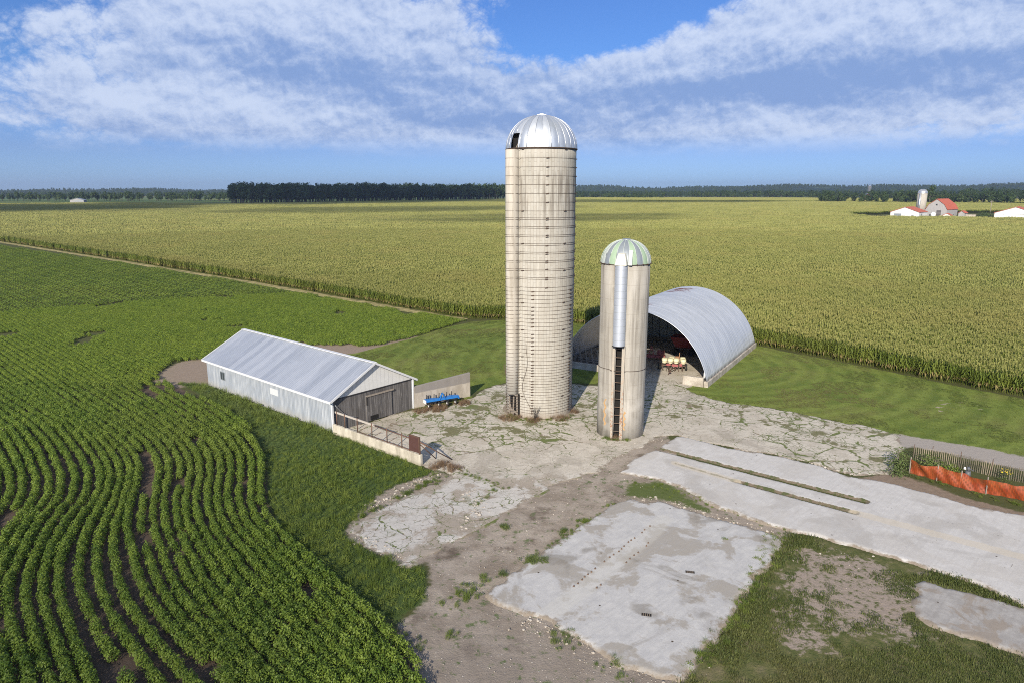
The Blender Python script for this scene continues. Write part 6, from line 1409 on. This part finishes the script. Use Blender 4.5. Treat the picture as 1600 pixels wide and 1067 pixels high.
for k in range(26): a = rd.uniform(0, 6.28); q_ = .40 * math.sqrt(rd.random()); lb.card((q_ * math.cos(a), q_ * math.sin(a), .85 + rd.uniform(-.12, .1)), (rd.uniform(-.4, .4), rd.uniform(-.6, .2), 1), .09, rd.uniform(0, 3), 0, 1)
link("blossoms", lb.mesh("blossoms", [m_flow]), fl)
shrub("dark reddish green bush behind the left end of the white drive shed", 297, 436, 6.0, 4.5, 500, .8, m_tree)
dw = thing("dead_shrub", "bare twiggy dead shrub at the front foot of the tall silo", "shrub", (2.15, 61.2, 0)); f = MB()
for k in range(16):
    a = rd.uniform(0, 6.28); h = rd.uniform(.7, 1.6); tx, ty = math.cos(a) * .5, math.sin(a) * .35; f.tube([(0, 0, 0), (tx * .4, ty * .4, h * .5), (tx, ty, h)], [.016, .011, .004], 4)
    for q_ in range(2): b_ = rd.uniform(0, 6.28); f.tube([(tx * .5, ty * .5, h * .6), (tx * .5 + .2 * math.cos(b_), ty * .5 + .2 * math.sin(b_), h * .85)], [.008, .003], 4)
f.build("twigs", m_bark, dw)

# ------------------------------------------------------------------ clouds that shade the fields (unseen, high, behind the camera)
m_cloud, g = material("cloud_vapour"); p = g.obj()
n_ = g.noise(p, .011, 6, .6); rr_ = g.vm('LENGTH', g.vm('MULTIPLY', p, g.attr('inv') if False else (1, 1, 0)))
d_ = g.add('ShaderNodeBsdfDiffuse', {'Color': (0.9, 0.9, 0.92)}); t_ = g.add('ShaderNodeBsdfTransparent')
op = g.m('MULTIPLY', g.st(g.m('ADD', g.attr('core'), g.m('MULTIPLY', g.m('SUBTRACT', n_, .5), 1.1)), .05, .55), g.attr('thick'))
mxx = g.add('ShaderNodeMixShader', {0: op, 1: t_.outputs[0], 2: d_.outputs[0]}); g.t.links.new(mxx.outputs[0], g.out.inputs[0])
def cloud(tx, ty, rx, ry, alt, thick, rot=0.0):
    """cloud whose shadow falls around (tx, ty)"""
    k = alt / math.tan(R(SUN_EL)); cx, cy = tx - math.sin(R(SUN_AZ)) * k, ty - math.cos(R(SUN_AZ)) * k
    bm = bmesh.new(); bmesh.ops.create_icosphere(bm, subdivisions=5, radius=1.0); core = []
    for v in bm.verts:
        core.append(1.0 - math.hypot(v.co.x, v.co.y)); q_ = v.co.copy()
        b_ = 1 + .25 * (mnoise.noise(q_ * 2.3) + .5 * mnoise.noise(q_ * 5))
        v.co = Vector((q_.x * rx * b_, q_.y * ry * b_, q_.z * (26 if q_.z > 0 else 9) * min(1, rx / 90) * b_))
    me = bpy.data.meshes.new("cloud"); bm.to_mesh(me); bm.free(); me.materials.append(m_cloud)
    a = me.attributes.new('core', 'FLOAT', 'POINT'); a.data.foreach_set('value', np.array(core, np.float32))
    a = me.attributes.new('thick', 'FLOAT', 'POINT'); a.data.foreach_set('value', np.full(len(core), thick, np.float32))
    o = link("cloud", me); o.location = (cx, cy, alt); o.rotation_euler.z = rot; props(o, kind='structure'); return o
cloud(-430, 520, 260, 110, 700, .75, R(30)); cloud(-180, 800, 300, 120, 720, .8, R(35)); cloud(-90, 560, 200, 45, 700, .5, R(20)); cloud(20, 430, 130, 32, 700, .55, R(8)); cloud(120, 800, 260, 50, 740, .6, R(-8)); cloud(900, 1700, 700, 350, 800, .5)
cloud(-24, 22, 26, 9, 660, .45, R(20))  # small unseen cloud added to dim the lower-left foreground

# ------------------------------------------------------------------ air: thin even haze over the whole place
hz = MB(); hz.box((0, 3800, 61), (19000, 8800, 134))
hb = hz.build("haze", []); hb['kind'] = 'stuff'
mh = bpy.data.materials.new("haze_air"); mh.use_nodes = True; mh.node_tree.nodes.clear(); g = G(mh.node_tree)
pv = g.add('ShaderNodeVolumePrincipled', {'Color': (0.62, 0.76, 1.0), 'Density': 0.00012, 'Anisotropy': 0.3})
ov = g.add('ShaderNodeOutputMaterial'); mh.node_tree.links.new(pv.outputs[0], ov.inputs['Volume']); hb.data.materials.append(mh)
hb.display_type = 'WIRE'
